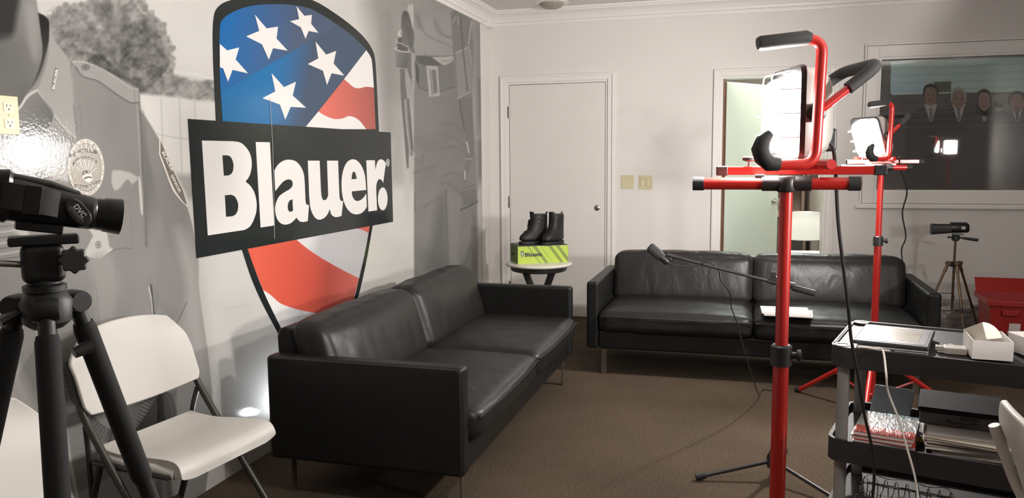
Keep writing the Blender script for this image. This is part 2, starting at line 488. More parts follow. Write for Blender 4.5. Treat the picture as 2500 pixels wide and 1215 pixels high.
def S(pts): return smooth_loop(pts, 5)
def conv(pts, k, ox=0, oy=0):
    return [((p[0] / k + ox, p[1] / k + oy) + tuple(p[2:])) for p in pts]
def mask(poly, soft):
    poly = np.array(poly, float)
    lo = poly.min(0) - soft * 2; hi = poly.max(0) + soft * 2
    sel = (U > lo[0]) & (U < hi[0]) & (W > lo[1]) & (W < hi[1])
    x, y = U[sel], W[sel]
    d2 = np.full(x.shape, 1e12); ins = np.zeros(x.shape, bool)
    n = len(poly)
    for i in range(n):
        ax, ay = poly[i]; bx, by = poly[(i + 1) % n]
        ex, ey = bx - ax, by - ay; L = ex * ex + ey * ey + 1e-9
        t = np.clip(((x - ax) * ex + (y - ay) * ey) / L, 0, 1)
        d2 = np.minimum(d2, (x - ax - t * ex) ** 2 + (y - ay - t * ey) ** 2)
        c = ((ay > y) != (by > y))
        with np.errstate(divide='ignore', invalid='ignore'):
            xc = (bx - ax) * (y - ay) / (by - ay + 1e-12) + ax
        ins ^= c & (x < xc)
    d = np.sqrt(d2) * np.where(ins, 1, -1)
    return sel, np.clip(d / (2 * soft) + 0.5, 0, 1)
def P(poly, val, soft=1.6, a=1.0, smooth=True, k=1, o=(0, 0)):
    """paint a filled shape; val is a grey level or a function(u, v)"""
    poly = conv(poly, k, *o)
    if smooth: poly = S(poly)
    sel, mk = mask(poly, soft)
    v = val(U[sel], W[sel]) if callable(val) else val
    G[sel] = G[sel] * (1 - mk * a) + v * mk * a
def LN(pts, wd, val, soft=1.3, a=1.0, k=1, o=(0, 0), curve=True):
    pts = conv(pts, k, *o)
    if curve and len(pts) > 2: pts = [(q.x, q.y) for q in catmull([(p[0], p[1], 0) for p in pts], 5)]
    q = np.array(pts, float)[:, :2]; pad = wd + soft * 2
    lo = q.min(0) - pad; hi = q.max(0) + pad
    sel = (U > lo[0]) & (U < hi[0]) & (W > lo[1]) & (W < hi[1])
    x, y = U[sel], W[sel]; d2 = np.full(x.shape, 1e12)
    for (ax, ay), (bx, by) in zip(q[:-1], q[1:]):
        ex, ey = bx - ax, by - ay; L = ex * ex + ey * ey + 1e-9
        t = np.clip(((x - ax) * ex + (y - ay) * ey) / L, 0, 1)
        d2 = np.minimum(d2, (x - ax - t * ex) ** 2 + (y - ay - t * ey) ** 2)
    mk = np.clip((wd / 2 - np.sqrt(d2)) / (2 * soft) + 0.5, 0, 1)
    G[sel] = G[sel] * (1 - mk * a) + val * mk * a
def gr(p0, v0, p1, v1):
    dx, dy = p1[0] - p0[0], p1[1] - p0[1]; L = dx * dx + dy * dy
    return lambda u, v: v0 + (v1 - v0) * np.clip(((u - p0[0]) * dx + (v - p0[1]) * dy) / L, 0, 1)

K = 2.025
# sky and blurred background
G[:] = 204 - 6 * np.clip((400 - U) / 400, 0, 1) + fbm(160, 5) * 6
P([(880, -60), (1200, -60), (1200, 240), (1190, 420), (960, 440), (930, 300)], 152, 30)
P([(935, 60, 1), (960, 60, 1), (965, 300, 1), (940, 320, 1)], 138, 16)
P([(960, 260), (1200, 240), (1200, 420), (950, 440)], lambda u, v: 172 + 0 * u, 34, 0.8)
P([(985, 300, 1), (1000, 300, 1), (1003, 560, 1), (990, 560, 1)], 190, 6, 0.7)
P([(960, 380, 1), (980, 330, 1), (975, 300, 1), (965, 430, 1)], 150, 8, 0.5)
P([(930, 520), (1200, 520), (1200, 900), (900, 900)], 206, 30)
P([(1160, 60), (1180, 60), (1180, 240), (1170, 330), (1160, 330)], 135, 6)
P([(1160, 340), (1180, 340), (1180, 420), (1160, 480)], 128, 10)
P([(1160, 470), (1180, 470), (1180, 600), (1160, 620)], 190, 12)
# tree, hedge, shed and fence
for i, (pp, v_, s_) in enumerate([([(250, 60, 1), (310, 40, 1), (420, 20, 1), (470, -30, 1), (640, -30, 1), (700, 40, 1), (780, 120, 1), (835, 230, 1), (845, 330, 1), (820, 450, 1), (700, 475, 1), (560, 460, 1), (420, 380, 1), (300, 260, 1), (240, 160, 1)], 132, 10)]):
    P(pp, v_, s_, 1, True, K)
P([(560, 130, 1), (700, 110, 1), (800, 220, 1), (835, 330, 1), (810, 440, 1), (700, 465, 1), (600, 420, 1), (540, 280, 1)], 104, 14, 0.85, True, K)
P([(425, 260), (500, 270), (540, 310), (640, 400), (560, 380), (430, 310)], 82, 4, 0.8, True, K)
P([(820, 365), (960, 395), (1080, 400), (1080, 500), (960, 495), (700, 468)], 142, 5, 1, True, K)
LN([(830, 352), (940, 362), (1060, 392)], 5, 214, 2, 0.8, K)
tr = ((U > 100) & (U < 540) & (W < 250) & (G < 185))
G += np.where(tr, fbm(22, 9) * 95 + fbm(8, 19, 2) * 40, 0)
# ragged leaf edge against the pale sky
rb = random.Random(11)
for (ex, ey) in catmull([(128, 78, 0), (124, 50, 0), (150, 28, 0), (205, 8, 0), (330, -4, 0), (352, 20, 0), (388, 60, 0), (412, 112, 0), (417, 160, 0), (406, 215, 0)], 7) and [(p.x, p.y) for p in catmull([(128, 78, 0), (124, 50, 0), (150, 28, 0), (205, 8, 0), (330, -4, 0), (352, 20, 0), (388, 60, 0), (412, 112, 0), (417, 160, 0), (406, 215, 0)], 7)]:
    for _ in range(2):
        qx, qy, qr = ex + rb.uniform(-9, 7), ey + rb.uniform(-8, 8), rb.uniform(4, 9)
        P([(qx + qr * math.cos(a) * rb.uniform(0.6, 1.2), qy + qr * math.sin(a) * rb.uniform(0.6, 1.2), 1) for a in np.linspace(0, 2 * PI, 8)[:-1]], rb.uniform(118, 165), 2.2, 0.8)
P([(683, 462), (860, 478), (960, 498), (1070, 508), (1070, 860), (940, 865), (800, 860)], lambda u, v: 216 + 0 * u, 5, 1, False, K)
for x in (795, 885, 960):
    LN([(x, 490), (x + 12, 850)], 4, 190, 2, 0.8, K, curve=False)
LN([(775, 662), (880, 682), (980, 690), (1060, 700)], 3, 182, 1.5, 0.8, K)
P([(860, 860), (960, 862), (1060, 870), (1060, 960), (930, 990)], 158, 9, 0.9, True, K)
P([(420, 500), (520, 500), (560, 1200), (420, 1200)], 200, 18, 0.8)
P([(520, 740), (700, 700), (760, 860), (560, 900)], 190, 30, 0.5)
LN([(552, 753), (610, 742)], 5, 180, 4, 0.5)

# officer's shirt: body of the figure
body = [(118, 52), (130, 95, 1), (158, 133, 1), (176, 150), (212, 155), (257, 172, 1), (300, 195, 1), (335, 214), (338, 266), (356, 287, 1), (388, 342, 1), (420, 420, 1), (457, 505),
        (472, 560, 1), (485, 640, 1), (486, 700, 1), (498, 790, 1), (508, 860, 1), (518, 960, 1), (520, 1060, 1), (500, 1215), (480, 1500), (-420, 1500), (-420, 300), (-200, 60), (60, 40)]
bodyv = 140 + fbm(140, 30) * 16
sel, mk = mask(S(body), 1.5); G[sel] = G[sel] * (1 - mk) + bodyv[sel] * mk
LN(body[11:21], 2.2, 205, 1.2, 0.8)
# chest shading and sleeve
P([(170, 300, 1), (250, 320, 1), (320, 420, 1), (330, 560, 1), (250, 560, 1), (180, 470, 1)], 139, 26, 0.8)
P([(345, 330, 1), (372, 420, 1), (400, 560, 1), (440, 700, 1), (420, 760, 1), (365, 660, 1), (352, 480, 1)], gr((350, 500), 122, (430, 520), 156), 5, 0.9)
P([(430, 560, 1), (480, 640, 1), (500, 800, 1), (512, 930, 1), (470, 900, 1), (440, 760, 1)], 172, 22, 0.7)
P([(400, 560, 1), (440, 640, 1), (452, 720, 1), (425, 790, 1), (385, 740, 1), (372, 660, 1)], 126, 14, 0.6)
LN([(455, 738), (440, 770), (425, 800)], 2, 96, 1.2, 0.9)
LN([(680, 440), (692, 560), (700, 700), (705, 850), (716, 1010), (722, 1215)], 4, 104, 1.6, 0.95, K)
LN([(674, 500), (684, 650), (690, 800), (700, 900), (706, 1030)], 2.5, 188, 1.2, 0.5, K)
P([(700, 560, 1), (718, 640, 1), (735, 850, 1), (728, 1100, 1), (716, 1160, 1), (706, 900, 1)], 120, 5, 0.8, True, K)
P([(683, 880, 1), (694, 900, 1), (704, 1050, 1), (694, 1040, 1)], 214, 1.5, 0.9, True, K)
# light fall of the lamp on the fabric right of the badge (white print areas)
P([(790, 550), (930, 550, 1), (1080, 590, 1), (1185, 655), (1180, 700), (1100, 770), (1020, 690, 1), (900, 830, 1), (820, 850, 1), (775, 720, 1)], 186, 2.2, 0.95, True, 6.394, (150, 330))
# epaulette
P([(355, 306), (425, 308, 1), (520, 350, 1), (645, 432), (683, 440), (686, 506), (640, 506, 1), (560, 455, 1), (480, 400, 1), (408, 378, 1), (372, 330, 1)], 158, 1.4, 1, True, K)
LN([(372, 330), (408, 378), (480, 400), (560, 455), (640, 506), (686, 506)], 2.6, 92, 1.3, 0.95, K)
LN([(355, 306), (425, 308), (520, 350), (645, 432), (683, 440)], 2, 200, 1, 0.8, K)
LN([(662, 440), (665, 505)], 1.6, 120, 1, 0.8, K)
for r_, v_ in ((9.5, 96), (8, 138), (5, 112)):
    P([(208 + r_ * 1.1 * math.cos(a), 164 + r_ * 0.85 * math.sin(a)) for a in np.linspace(0, 2 * PI, 14)[:-1]], v_, 1, 1, False)
# placket seam and shirt front seam
LN([(345, 310), (352, 430), (368, 560), (374, 684)], 3.2, 104, 1.4, 0.95, K)
LN([(355, 330), (362, 450), (377, 600)], 1.8, 178, 1, 0.5, K)
LN([(392, 520), (398, 600), (402, 690)], 2, 118, 1.2, 0.6, K)
# neck and jaw
P([(-420, -80), (86, -80), (88, 0), (93, 30), (98, 90, 1), (110, 140, 1), (92, 195, 1), (62, 232, 1), (36, 278), (0, 300), (-420, 300)], gr((0, 120), 104, (110, 60), 140), 2, 1)
P([(-80, -80), (60, -80), (40, 40, 1), (30, 85, 1), (5, 100, 1), (-80, 110)], 52, 9, 0.95)
P([(-60, 100), (40, 90, 1), (70, 150, 1), (30, 240, 1), (-60, 260)], 112, 14, 0.6)
P([(60, 20, 1), (85, 20, 1), (95, 100, 1), (86, 150, 1), (70, 110, 1)], 158, 8, 0.6)
# dark inside of the collar
P([(186, 62), (225, 82, 1), (243, 115, 1), (243, 180, 1), (222, 280, 1), (196, 360, 1), (150, 440), (186, 350, 1), (208, 260, 1), (198, 150, 1)], gr((92, 60), 44, (100, 190), 84), 1.5, 1, True, K)
# collar leaf
P([(243, 105), (262, 190, 1), (320, 268, 1), (346, 310), (356, 420), (368, 560), (378, 686), (325, 640, 1), (260, 560, 1), (182, 446), (215, 360, 1), (238, 260, 1)], 162, 1.5, 1, True, K)
LN([(182, 446), (260, 560), (325, 640), (378, 686)], 2.4, 208, 1, 0.85, K)
LN([(378, 686), (371, 600), (362, 520)], 2.4, 112, 1, 0.8, K)
# opening of the shirt below the neck
P([(182, 452), (255, 545), (262, 580, 1), (222, 650, 1), (170, 690, 1), (125, 692, 1), (80, 600), (64, 560), (120, 500)], gr((60, 260), 126, (110, 320), 96), 1.6, 1, True, K)
LN([(68, 562), (105, 520), (135, 475), (180, 446)], 5.5, 206, 1.4, 0.9, K)
# light front panel with button, lamp glare painted in with it
P([(0, 690), (80, 690, 1), (190, 664, 1), (238, 690, 1), (258, 740, 1), (240, 800, 1), (190, 835, 1), (140, 900), (140, 1215), (-700, 1215), (-700, 690)], lambda u, v: 182 + 0 * u, 2.5, 1, True, K)
P([(190, 690, 1), (238, 700, 1), (252, 750, 1), (225, 800, 1), (180, 800, 1)], 140, 5, 0.7, True, K)
LN([(82, 690), (128, 770), (140, 870)], 2.4, 120, 1.2, 0.9, K)
LN([(170, 800), (200, 850), (215, 900)], 2.2, 130, 1.3, 0.6, K)
P([(265, 718), (345, 712, 1), (335, 900), (215, 860)], 190, 3, 0.9, True, K)
for r_, v_ in ((11, 100), (9.5, 190), (6, 150), (3, 110)):
    P([(32 + r_ * math.cos(a), 402 + r_ * math.sin(a)) for a in np.linspace(0, 2 * PI, 14)[:-1]], v_, 1, 1, False)
# shirt pocket flap, button, pocket seams
P([(1000, 640), (1215, 680), (1245, 850), (1275, 880), (1200, 935, 1), (1140, 988), (1030, 970), (918, 968), (985, 870, 1), (1060, 720)], 190, 1.5, 1, True, 4.672, (0, 420))
LN([(918, 968), (1030, 970), (1140, 988), (1200, 935), (1275, 880)], 2.6, 224, 1, 1, 4.672, (0, 420), False)
LN([(918, 975), (1030, 978), (1142, 997), (1205, 945), (1280, 890), (1400, 868), (1500, 868)], 2, 106, 1.2, 0.9, 4.672, (0, 420), False)
for r_, v_ in ((9, 90), (7.5, 176), (4, 120)):
    P([(239 + r_ * 0.8 * math.cos(a), 597 + r_ * math.sin(a)) for a in np.linspace(0, 2 * PI, 14)[:-1]], v_, 0.9, 1, False)
LN([(425, 60), (450, 130), (468, 260), (480, 400)], 2.4, 118, 1.3, 0.8, 1.976, (0, 600))
LN([(548, 55), (556, 120), (552, 330)], 2, 126, 1.6, 0.6, 1.976, (0, 600))
P([(430, 60, 1), (545, 60, 1), (550, 330, 1), (480, 400, 1), (455, 200, 1)], 156, 9, 0.7, True, 1.976, (0, 600))
LN([(1270, 340), (1420, 335), (1495, 350)], 2, 120, 1.3, 0.5, 4.672, (0, 420))
LN([(330, 1000), (560, 990), (645, 1000)], 1.6, 122, 1.2, 0.6, K)
LN([(640, 1010), (655, 1215)], 1.6, 124, 1.2, 0.6, K)
# left chest panel below the collar (striped lining seen behind the camera)
P([(-300, 500), (18, 500), (60, 640, 1), (80, 720), (55, 800), (-300, 800)], 140, 8, 0.9)
for i in range(7):
    LN([(-60, 560 + i * 14), (46, 548 + i * 13)], 3, 196 if i % 2 else 108, 1.2, 0.9)
P([(60, 622, 1), (95, 640, 1), (110, 700, 1), (120, 770, 1), (100, 840, 1), (80, 760, 1)], 196, 5, 0.9)
P([(-300, 850), (20, 850), (60, 930, 1), (90, 1010, 1), (100, 1215), (-300, 1215)], 186, 16, 0.9)
LN([(5, 850), (20, 980), (48, 1090), (60, 1215)], 2.4, 120, 1.6, 0.8)
# trousers light seam strip and coiled microphone cord
LN([(290, 760), (316, 900), (330, 1000), (350, 1215)], 9, 196, 3, 0.8, 1.976, (0, 600))
P([(375, 760, 1), (384, 700, 1), (372, 1000, 1), (362, 950, 1)], 120, 4, 0.4)
P([(365, 700, 1), (371, 705, 1), (377, 780, 1), (371, 782, 1)], 72, 1.5, 0.95)
LN([(363, 700), (369, 735), (372, 782)], 3, 214, 1.2, 0.9)
# pouch and shaded hip behind the chair
P([(330, 985), (430, 950), (425, 1085), (300, 1100), (300, 1010)], 108, 5, 0.9)
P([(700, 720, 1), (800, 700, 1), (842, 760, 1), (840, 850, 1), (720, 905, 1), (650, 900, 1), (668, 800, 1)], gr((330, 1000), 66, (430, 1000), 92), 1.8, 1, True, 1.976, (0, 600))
LN([(760, 740), (765, 880)], 4, 48, 1.6, 0.8, 1.976, (0, 600))
LN([(800, 715), (830, 780), (822, 860)], 2, 118, 1.2, 0.7, 1.976, (0, 600))
def coil(path, r, n, dark, light):
    pts = catmull([(x / 1.976, 600 + y / 1.976, 0) for x, y in path], 40)
    L = [0]
    for a, b in zip(pts[:-1], pts[1:]): L.append(L[-1] + (b - a).length)
    for i in range(n):
        s_ = L[-1] * i / (n - 1); j = min(range(len(L)), key=lambda q: abs(L[q] - s_)); j = min(max(j, 1), len(pts) - 2)
        c_ = pts[j]; t_ = (pts[j + 1] - pts[j - 1]).normalized(); nn = V((-t_.y, t_.x, 0))
        e0 = c_ + nn * r + t_ * 1.5; e1 = c_ - nn * r - t_ * 1.5
        LN([(e0.x, e0.y), (e1.x, e1.y)], 7.2, dark, 1.1, 1)
        LN([(e0.x - t_.x * 0.8 , e0.y - t_.y * 0.8), (e1.x, e1.y)], 3.4, light, 1.1, 1)
coil([(330, 575), (355, 680), (400, 790), (450, 870), (520, 915), (545, 915)], 13.5, 24, 76, 136)
coil([(640, 860), (680, 800), (710, 750), (735, 715)], 11, 11, 92, 128)
# shirt tail
P([(330, 1120), (640, 960, 1), (660, 1120), (640, 1215), (360, 1215)], 128, 6, 0.7, True, 1.976, (0, 600))
LN([(330, 1000), (350, 1100), (370, 1215)], 6, 202, 2, 0.9, 1.976, (0, 600))

# right-hand figure: shirt, belt, trousers
X5 = dict(k=5, o=(940, 0)); X2 = dict(k=2.6413, o=(940, 240))
leg = [(1009, -30), (1010, 80), (1018, 128), (1014, 180, 1), (1010, 240), (1010, 400), (1010, 760), (1168, 760), (1168, 560), (1165, 490), (1161, 400), (1155, 300), (1152, 215), (1157, 120), (1150, 55), (1150, -30)]
legv = 122 + fbm(70, 41) * 20
sel, mk = mask(S(leg), 1.3); G[sel] = G[sel] * (1 - mk) + legv[sel] * mk
P([(345, -60), (352, 480, 1), (385, 672), (830, 680), (830, 300, 1), (800, 150, 1), (880, 130), (900, -60)], 150, 1.5, 1, True, **X5)
for pts, v_ in (([(400, 200), (430, 330), (540, 450), (700, 520), (820, 580)], 118), ([(600, 260), (660, 380), (740, 440), (820, 465)], 104), ([(480, 640), (510, 690)], 118)):
    LN(pts, 3.2, v_, 3, 0.85, **X5)
P([(380, 160, 1), (430, 240, 1), (460, 340, 1), (400, 330, 1), (370, 240, 1)], 112, 8, 0.6, True, **X5)
P([(590, 240, 1), (640, 230, 1), (700, 400, 1), (640, 400, 1)], 128, 8, 0.6, True, **X5)
P([(560, 690), (830, 680), (830, 735, 1), (740, 790, 1), (680, 775, 1)], 172, 1.2, 1, True, **X5)
LN([(560, 692), (700, 690), (830, 678)], 1.8, 92, 1, 0.9, **X5)
LN([(690, 745), (760, 745), (825, 720)], 2, 108, 1.4, 0.7, **X5)
P([(370, 678), (560, 690), (690, 790, 1), (740, 796, 1), (830, 745), (850, 1030), (690, 1110), (530, 1120), (405, 1060), (365, 850, 1)], 112, 1.3, 1, True, **X5)
P([(375, 680), (550, 690), (660, 770), (690, 800), (520, 805, 1), (400, 760, 1)], 82, 1.5, 1, True, **X5)
P([(365, 740), (410, 850, 1), (410, 1060), (375, 960, 1)], 74, 1.2, 1, True, **X5)
LN([(405, 1060), (530, 1110), (690, 1112), (780, 1075), (850, 1060)], 2.2, 80, 1.4, 0.9, **X5)
P([(500, 800), (640, 808), (668, 1170), (535, 1182)], 168, 1, 1, False, **X5)
P([(565, 850), (618, 850), (640, 1130), (590, 1145)], 110, 0.9, 1, False, **X5)
LN([(548, 850), (575, 1160)], 1.8, 70, 0.9, 0.9, **X5)
# radio holster at the right hip
P([(800, 190), (870, 130), (1050, 260), (1030, 560), (1065, 800), (1065, 1070), (880, 1215), (850, 900), (820, 480)], 118, 1.2, 1, True, **X5)
P([(860, 640), (1020, 570), (1055, 800), (1062, 1090), (885, 1200)], 138, 1, 1, True, **X5)
LN([(860, 650), (1022, 565)], 2, 196, 1, 0.9, **X5)
LN([(920, 230), (950, 600), (1005, 1110)], 3.2, 84, 1.4, 0.95, **X5)
LN([(1052, 270), (1018, 540)], 1.8, 214, 1, 0.9, **X5); LN([(1030, 600), (1062, 800)], 1.6, 196, 1, 0.8, **X5)
LN([(820, 280), (865, 200)], 1.6, 196, 1, 0.8, **X5); LN([(888, 215), (895, 300)], 1.8, 200, 1, 0.8, **X5)
LN([(885, 1200), (1045, 1120)], 2, 190, 1, 0.8, **X5)
# baton, glove and tool pouch at the left hip
P([(180, 840), (240, 840), (245, 1000), (300, 1500), (285, 2060), (262, 2050), (225, 1600), (185, 1100)], 100, 1.3, 1, True, **X5)
P([(120, 10), (150, 0), (168, 120), (182, 340, 1), (172, 368, 1), (158, 358, 1), (135, 200)], 122, 1.1, 1, True, **X2)
LN([(128, 10), (140, 180), (160, 350)], 2, 190, 1, 0.8, **X2)
LN([(150, 10), (158, 160), (176, 330)], 2.6, 70, 1.1, 0.9, **X2)
P([(270, 100, 1), (300, 45, 1), (335, 45, 1), (345, 100, 1), (345, 300, 1), (335, 420, 1), (300, 200, 1)], 186, 1.1, 1, True, **X5)
P([(303, 50, 1), (312, 45, 1), (316, 55, 1), (308, 62, 1)], 60, 0.8, 1, True, **X5)
P([(195, 300, 1), (205, 180, 1), (238, 130, 1), (285, 170, 1), (330, 320, 1), (355, 440, 1), (345, 560, 1), (370, 650), (320, 640), (270, 560, 1), (210, 520, 1)], gr((985, 60), 92, (1005, 90), 108), 1.2, 1, True, **X5)
P([(255, 340, 1), (330, 360, 1), (340, 560, 1), (290, 540, 1)], 76, 3, 0.5, True, **X5)
P([(150, 440), (165, 375), (200, 360), (205, 445)], 196, 1, 1, False, **X5)
LN([(185, 380), (195, 430)], 1.5, 70, 0.8, 0.9, **X5)
P([(145, 470), (205, 450), (210, 530), (275, 560), (275, 650), (145, 620)], 84, 1, 1, False, **X5)
LN([(145, 480), (150, 520), (200, 530), (245, 560), (278, 568)], 1.8, 206, 0.8, 0.9, **X5)
P([(120, 590), (200, 622, 1), (300, 636), (290, 700), (270, 835), (200, 830), (132, 815)], gr((965, 140), 124, (995, 150), 90), 1, 1, True, **X5)
LN([(118, 585), (160, 575)], 1.6, 180, 0.8, 0.8, **X5)
LN([(118, 588), (140, 608), (200, 628), (300, 636)], 2.8, 200, 0.9, 0.95, **X5)
P([(268, 640), (318, 640), (320, 880), (345, 1000), (335, 1090), (320, 1000), (270, 860)], 104, 1, 1, False, **X5)
LN([(335, 960), (338, 1080)], 2, 190, 0.8, 0.9, **X5)
LN([(320, 650), (330, 800), (335, 980)], 1.6, 190, 1, 0.6, **X5)
# trouser folds and seams
LN([(187, 350), (182, 470), (182, 700), (185, 1180)], 2.2, 188, 1.1, 0.8, **X2)
LN([(190, 610), (195, 720)], 1.8, 84, 1, 0.8, **X2)
LN([(392, 590), (396, 760), (404, 940), (404, 1095)], 3, 78, 1.5, 0.95, **X2)
P([(340, 650, 1), (390, 640, 1), (400, 900, 1), (398, 1080, 1), (300, 1120, 1), (250, 1100, 1), (300, 900, 1)], 92, 12, 0.7, True, **X2)
P([(400, 600), (500, 640, 1), (480, 760, 1), (470, 1090), (408, 1090)], 134, 5, 0.6, True, **X2)
for pts in ([(370, 160), (440, 170), (500, 230)], [(380, 240), (450, 260), (515, 310)], [(360, 330), (440, 310), (505, 340)], [(370, 500), (440, 480), (510, 510)], [(365, 550), (400, 545), (440, 570), (500, 620)], [(250, 700), (310, 660), (350, 640)], [(195, 390), (235, 420), (240, 370)], [(190, 480), (260, 450), (330, 440)]):
    LN(pts, 5, 98, 4, 0.6, **X2)
P([(478, 0), (560, 0), (575, 300), (560, 390), (515, 560), (500, 560), (520, 390), (515, 240), (480, 60)], 108, 2, 0.8, True, **X2)
LN([(480, 20), (490, 100), (510, 200)], 3, 66, 1.5, 0.8, **X2)
LN([(525, 280), (540, 350)], 2.4, 226, 1, 0.9, **X2); LN([(515, 470), (514, 520)], 2.4, 226, 1, 0.9, **X2); LN([(520, 390), (560, 390)], 1.8, 190, 1, 0.9, **X2)
LN([(500, 580), (580, 560)], 2, 90, 1.2, 0.9, **X2)
P([(490, 600), (590, 580), (595, 660), (500, 700)], 104, 3, 0.8, True, **X2)
LN([(485, 718), (530, 700), (596, 664)], 3.2, 54, 1.3, 0.95, **X2)
LN([(597, 700), (600, 900), (600, 1180)], 1.8, 186, 1, 0.8, **X2)
P([(560, 740, 1), (585, 800, 1), (580, 1000, 1), (590, 1160, 1), (565, 1100, 1), (572, 900, 1)], 92, 4, 0.6, True, **X2)
G = np.clip(G + fbm(4, 77, 1) * 2, 5, 245)

# mesh with the print as a colour attribute
def mural_print_material():
    mt = bpy.data.materials.new('glossy_mural_print'); mt.use_nodes = True; nt = mt.node_tree
    b = nt.nodes['Principled BSDF']
    at = nt.nodes.new('ShaderNodeAttribute'); at.attribute_name = 'ink'
    nt.links.new(at.outputs['Color'], b.inputs['Base Color'])
    gloss(nt, b)
    return mt
def gloss(nt, b, rough=0.095):
    b.inputs['Roughness'].default_value = rough
    b.inputs['Specular IOR Level'].default_value = 0.24
    tc = nt.nodes.new('ShaderNodeTexCoord')
    n = nt.nodes.new('ShaderNodeTexNoise'); n.inputs['Scale'].default_value = 95; n.inputs['Detail'].default_value = 3
    n3 = nt.nodes.new('ShaderNodeTexNoise'); n3.inputs['Scale'].default_value = 6; n3.inputs['Detail'].default_value = 2
    nt.links.new(tc.outputs['Object'], n.inputs['Vector']); nt.links.new(tc.outputs['Object'], n3.inputs['Vector'])
    bp = nt.nodes.new('ShaderNodeBump'); bp.inputs['Strength'].default_value = 0.5; bp.inputs['Distance'].default_value = 0.0006
    nt.links.new(n.outputs['Fac'], bp.inputs['Height'])
    bp2 = nt.nodes.new('ShaderNodeBump'); bp2.inputs['Strength'].default_value = 0.2; bp2.inputs['Distance'].default_value = 0.0015
    nt.links.new(n3.outputs['Fac'], bp2.inputs['Height']); nt.links.new(bp.outputs['Normal'], bp2.inputs['Normal'])
    nt.links.new(bp2.outputs['Normal'], b.inputs['Normal'])
mural = thing('wall_mural', (0, 3.8, 0), 0, 'glossy black and white photo mural on the left wall with emblem and name banner', 'wall mural')
ny, nz = G.shape
co = np.stack([np.full(G.shape, 0.0015), YY - 3.8, ZZ], -1).reshape(-1, 3)
idx = np.arange(ny * nz).reshape(ny, nz)
q = np.stack([idx[:-1, :-1], idx[1:, :-1], idx[1:, 1:], idx[:-1, 1:]], -1).reshape(-1, 4)
me = bpy.data.meshes.new('printed_photo')
me.vertices.add(len(co)); me.vertices.foreach_set('co', co.ravel())
me.loops.add(q.size); me.loops.foreach_set('vertex_index', q.ravel().astype(np.int32))
me.polygons.add(len(q)); me.polygons.foreach_set('loop_start', np.arange(0, q.size, 4, dtype=np.int32))
me.update(calc_edges=True)
ca = me.color_attributes.new('ink', 'FLOAT_COLOR', 'POINT')
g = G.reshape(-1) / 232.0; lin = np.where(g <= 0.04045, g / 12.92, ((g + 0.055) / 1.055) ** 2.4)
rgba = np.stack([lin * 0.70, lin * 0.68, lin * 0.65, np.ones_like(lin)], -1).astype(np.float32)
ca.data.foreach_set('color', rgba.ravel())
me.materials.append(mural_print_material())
po = bpy.data.objects.new('printed_photo', me); COL.objects.link(po); po.parent = mural

def ink(name, col, col2=None, axis=None, rough=0.095, stops=None):
    mt = bpy.data.materials.new(name); mt.use_nodes = True; nt = mt.node_tree
    b = nt.nodes['Principled BSDF']; b.inputs['Base Color'].default_value = (*col, 1)
    gloss(nt, b, rough)
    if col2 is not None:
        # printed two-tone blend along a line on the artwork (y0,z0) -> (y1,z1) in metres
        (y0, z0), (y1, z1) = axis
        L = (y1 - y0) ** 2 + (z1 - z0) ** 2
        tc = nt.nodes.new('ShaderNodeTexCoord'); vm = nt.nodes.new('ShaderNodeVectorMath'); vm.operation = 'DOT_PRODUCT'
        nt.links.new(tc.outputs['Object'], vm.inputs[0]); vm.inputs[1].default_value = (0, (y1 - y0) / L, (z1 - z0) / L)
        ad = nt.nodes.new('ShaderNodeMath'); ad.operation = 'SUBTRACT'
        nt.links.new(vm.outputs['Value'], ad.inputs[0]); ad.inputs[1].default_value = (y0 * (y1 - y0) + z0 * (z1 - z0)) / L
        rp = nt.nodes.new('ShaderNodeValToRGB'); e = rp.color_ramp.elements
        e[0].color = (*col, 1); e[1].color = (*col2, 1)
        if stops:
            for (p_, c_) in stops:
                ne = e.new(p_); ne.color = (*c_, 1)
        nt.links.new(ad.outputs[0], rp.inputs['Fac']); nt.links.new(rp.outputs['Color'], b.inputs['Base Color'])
    return mt
def WL(u, v):
    y, z = wall(u, v); return (y - 3.8, z)
def decal(name, loops, material, lvl, parent=mural, k=1, o=(0, 0), smooth=True):
    mb = MB()
    LL = []
    for L in loops:
        c_ = conv(L, k, *o); LL.append(S(c_) if smooth else [(p[0], p[1]) for p in c_])
    mb.flat(LL, lambda u, v: (0.0015 + 0.0006 * lvl, *WL(u, v)))
    ob = mb.build(name, material, parent, smooth=False, recalc=False)
    # make every face look into the room
    me_ = ob.data
    fl = [p.index for p in me_.polygons if p.normal.x < 0]
    if fl:
        b_ = bmesh.new(); b_.from_mesh(me_); b_.faces.ensure_lookup_table()
        bmesh.ops.reverse_faces(b_, faces=[b_.faces[i] for i in fl]); b_.to_mesh(me_); b_.free()
    return ob
ink_black = ink('black_print', srgb(34, 38, 38))
ink_white = ink('white_print', (0.70, 0.675, 0.66))
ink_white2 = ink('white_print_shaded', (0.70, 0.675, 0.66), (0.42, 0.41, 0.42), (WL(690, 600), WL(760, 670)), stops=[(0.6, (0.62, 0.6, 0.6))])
BB = dict(k=3.998, o=(510, 0)); CC = dict(k=4.05, o=(560, 530)); AA = dict(k=5, o=(470, 340))

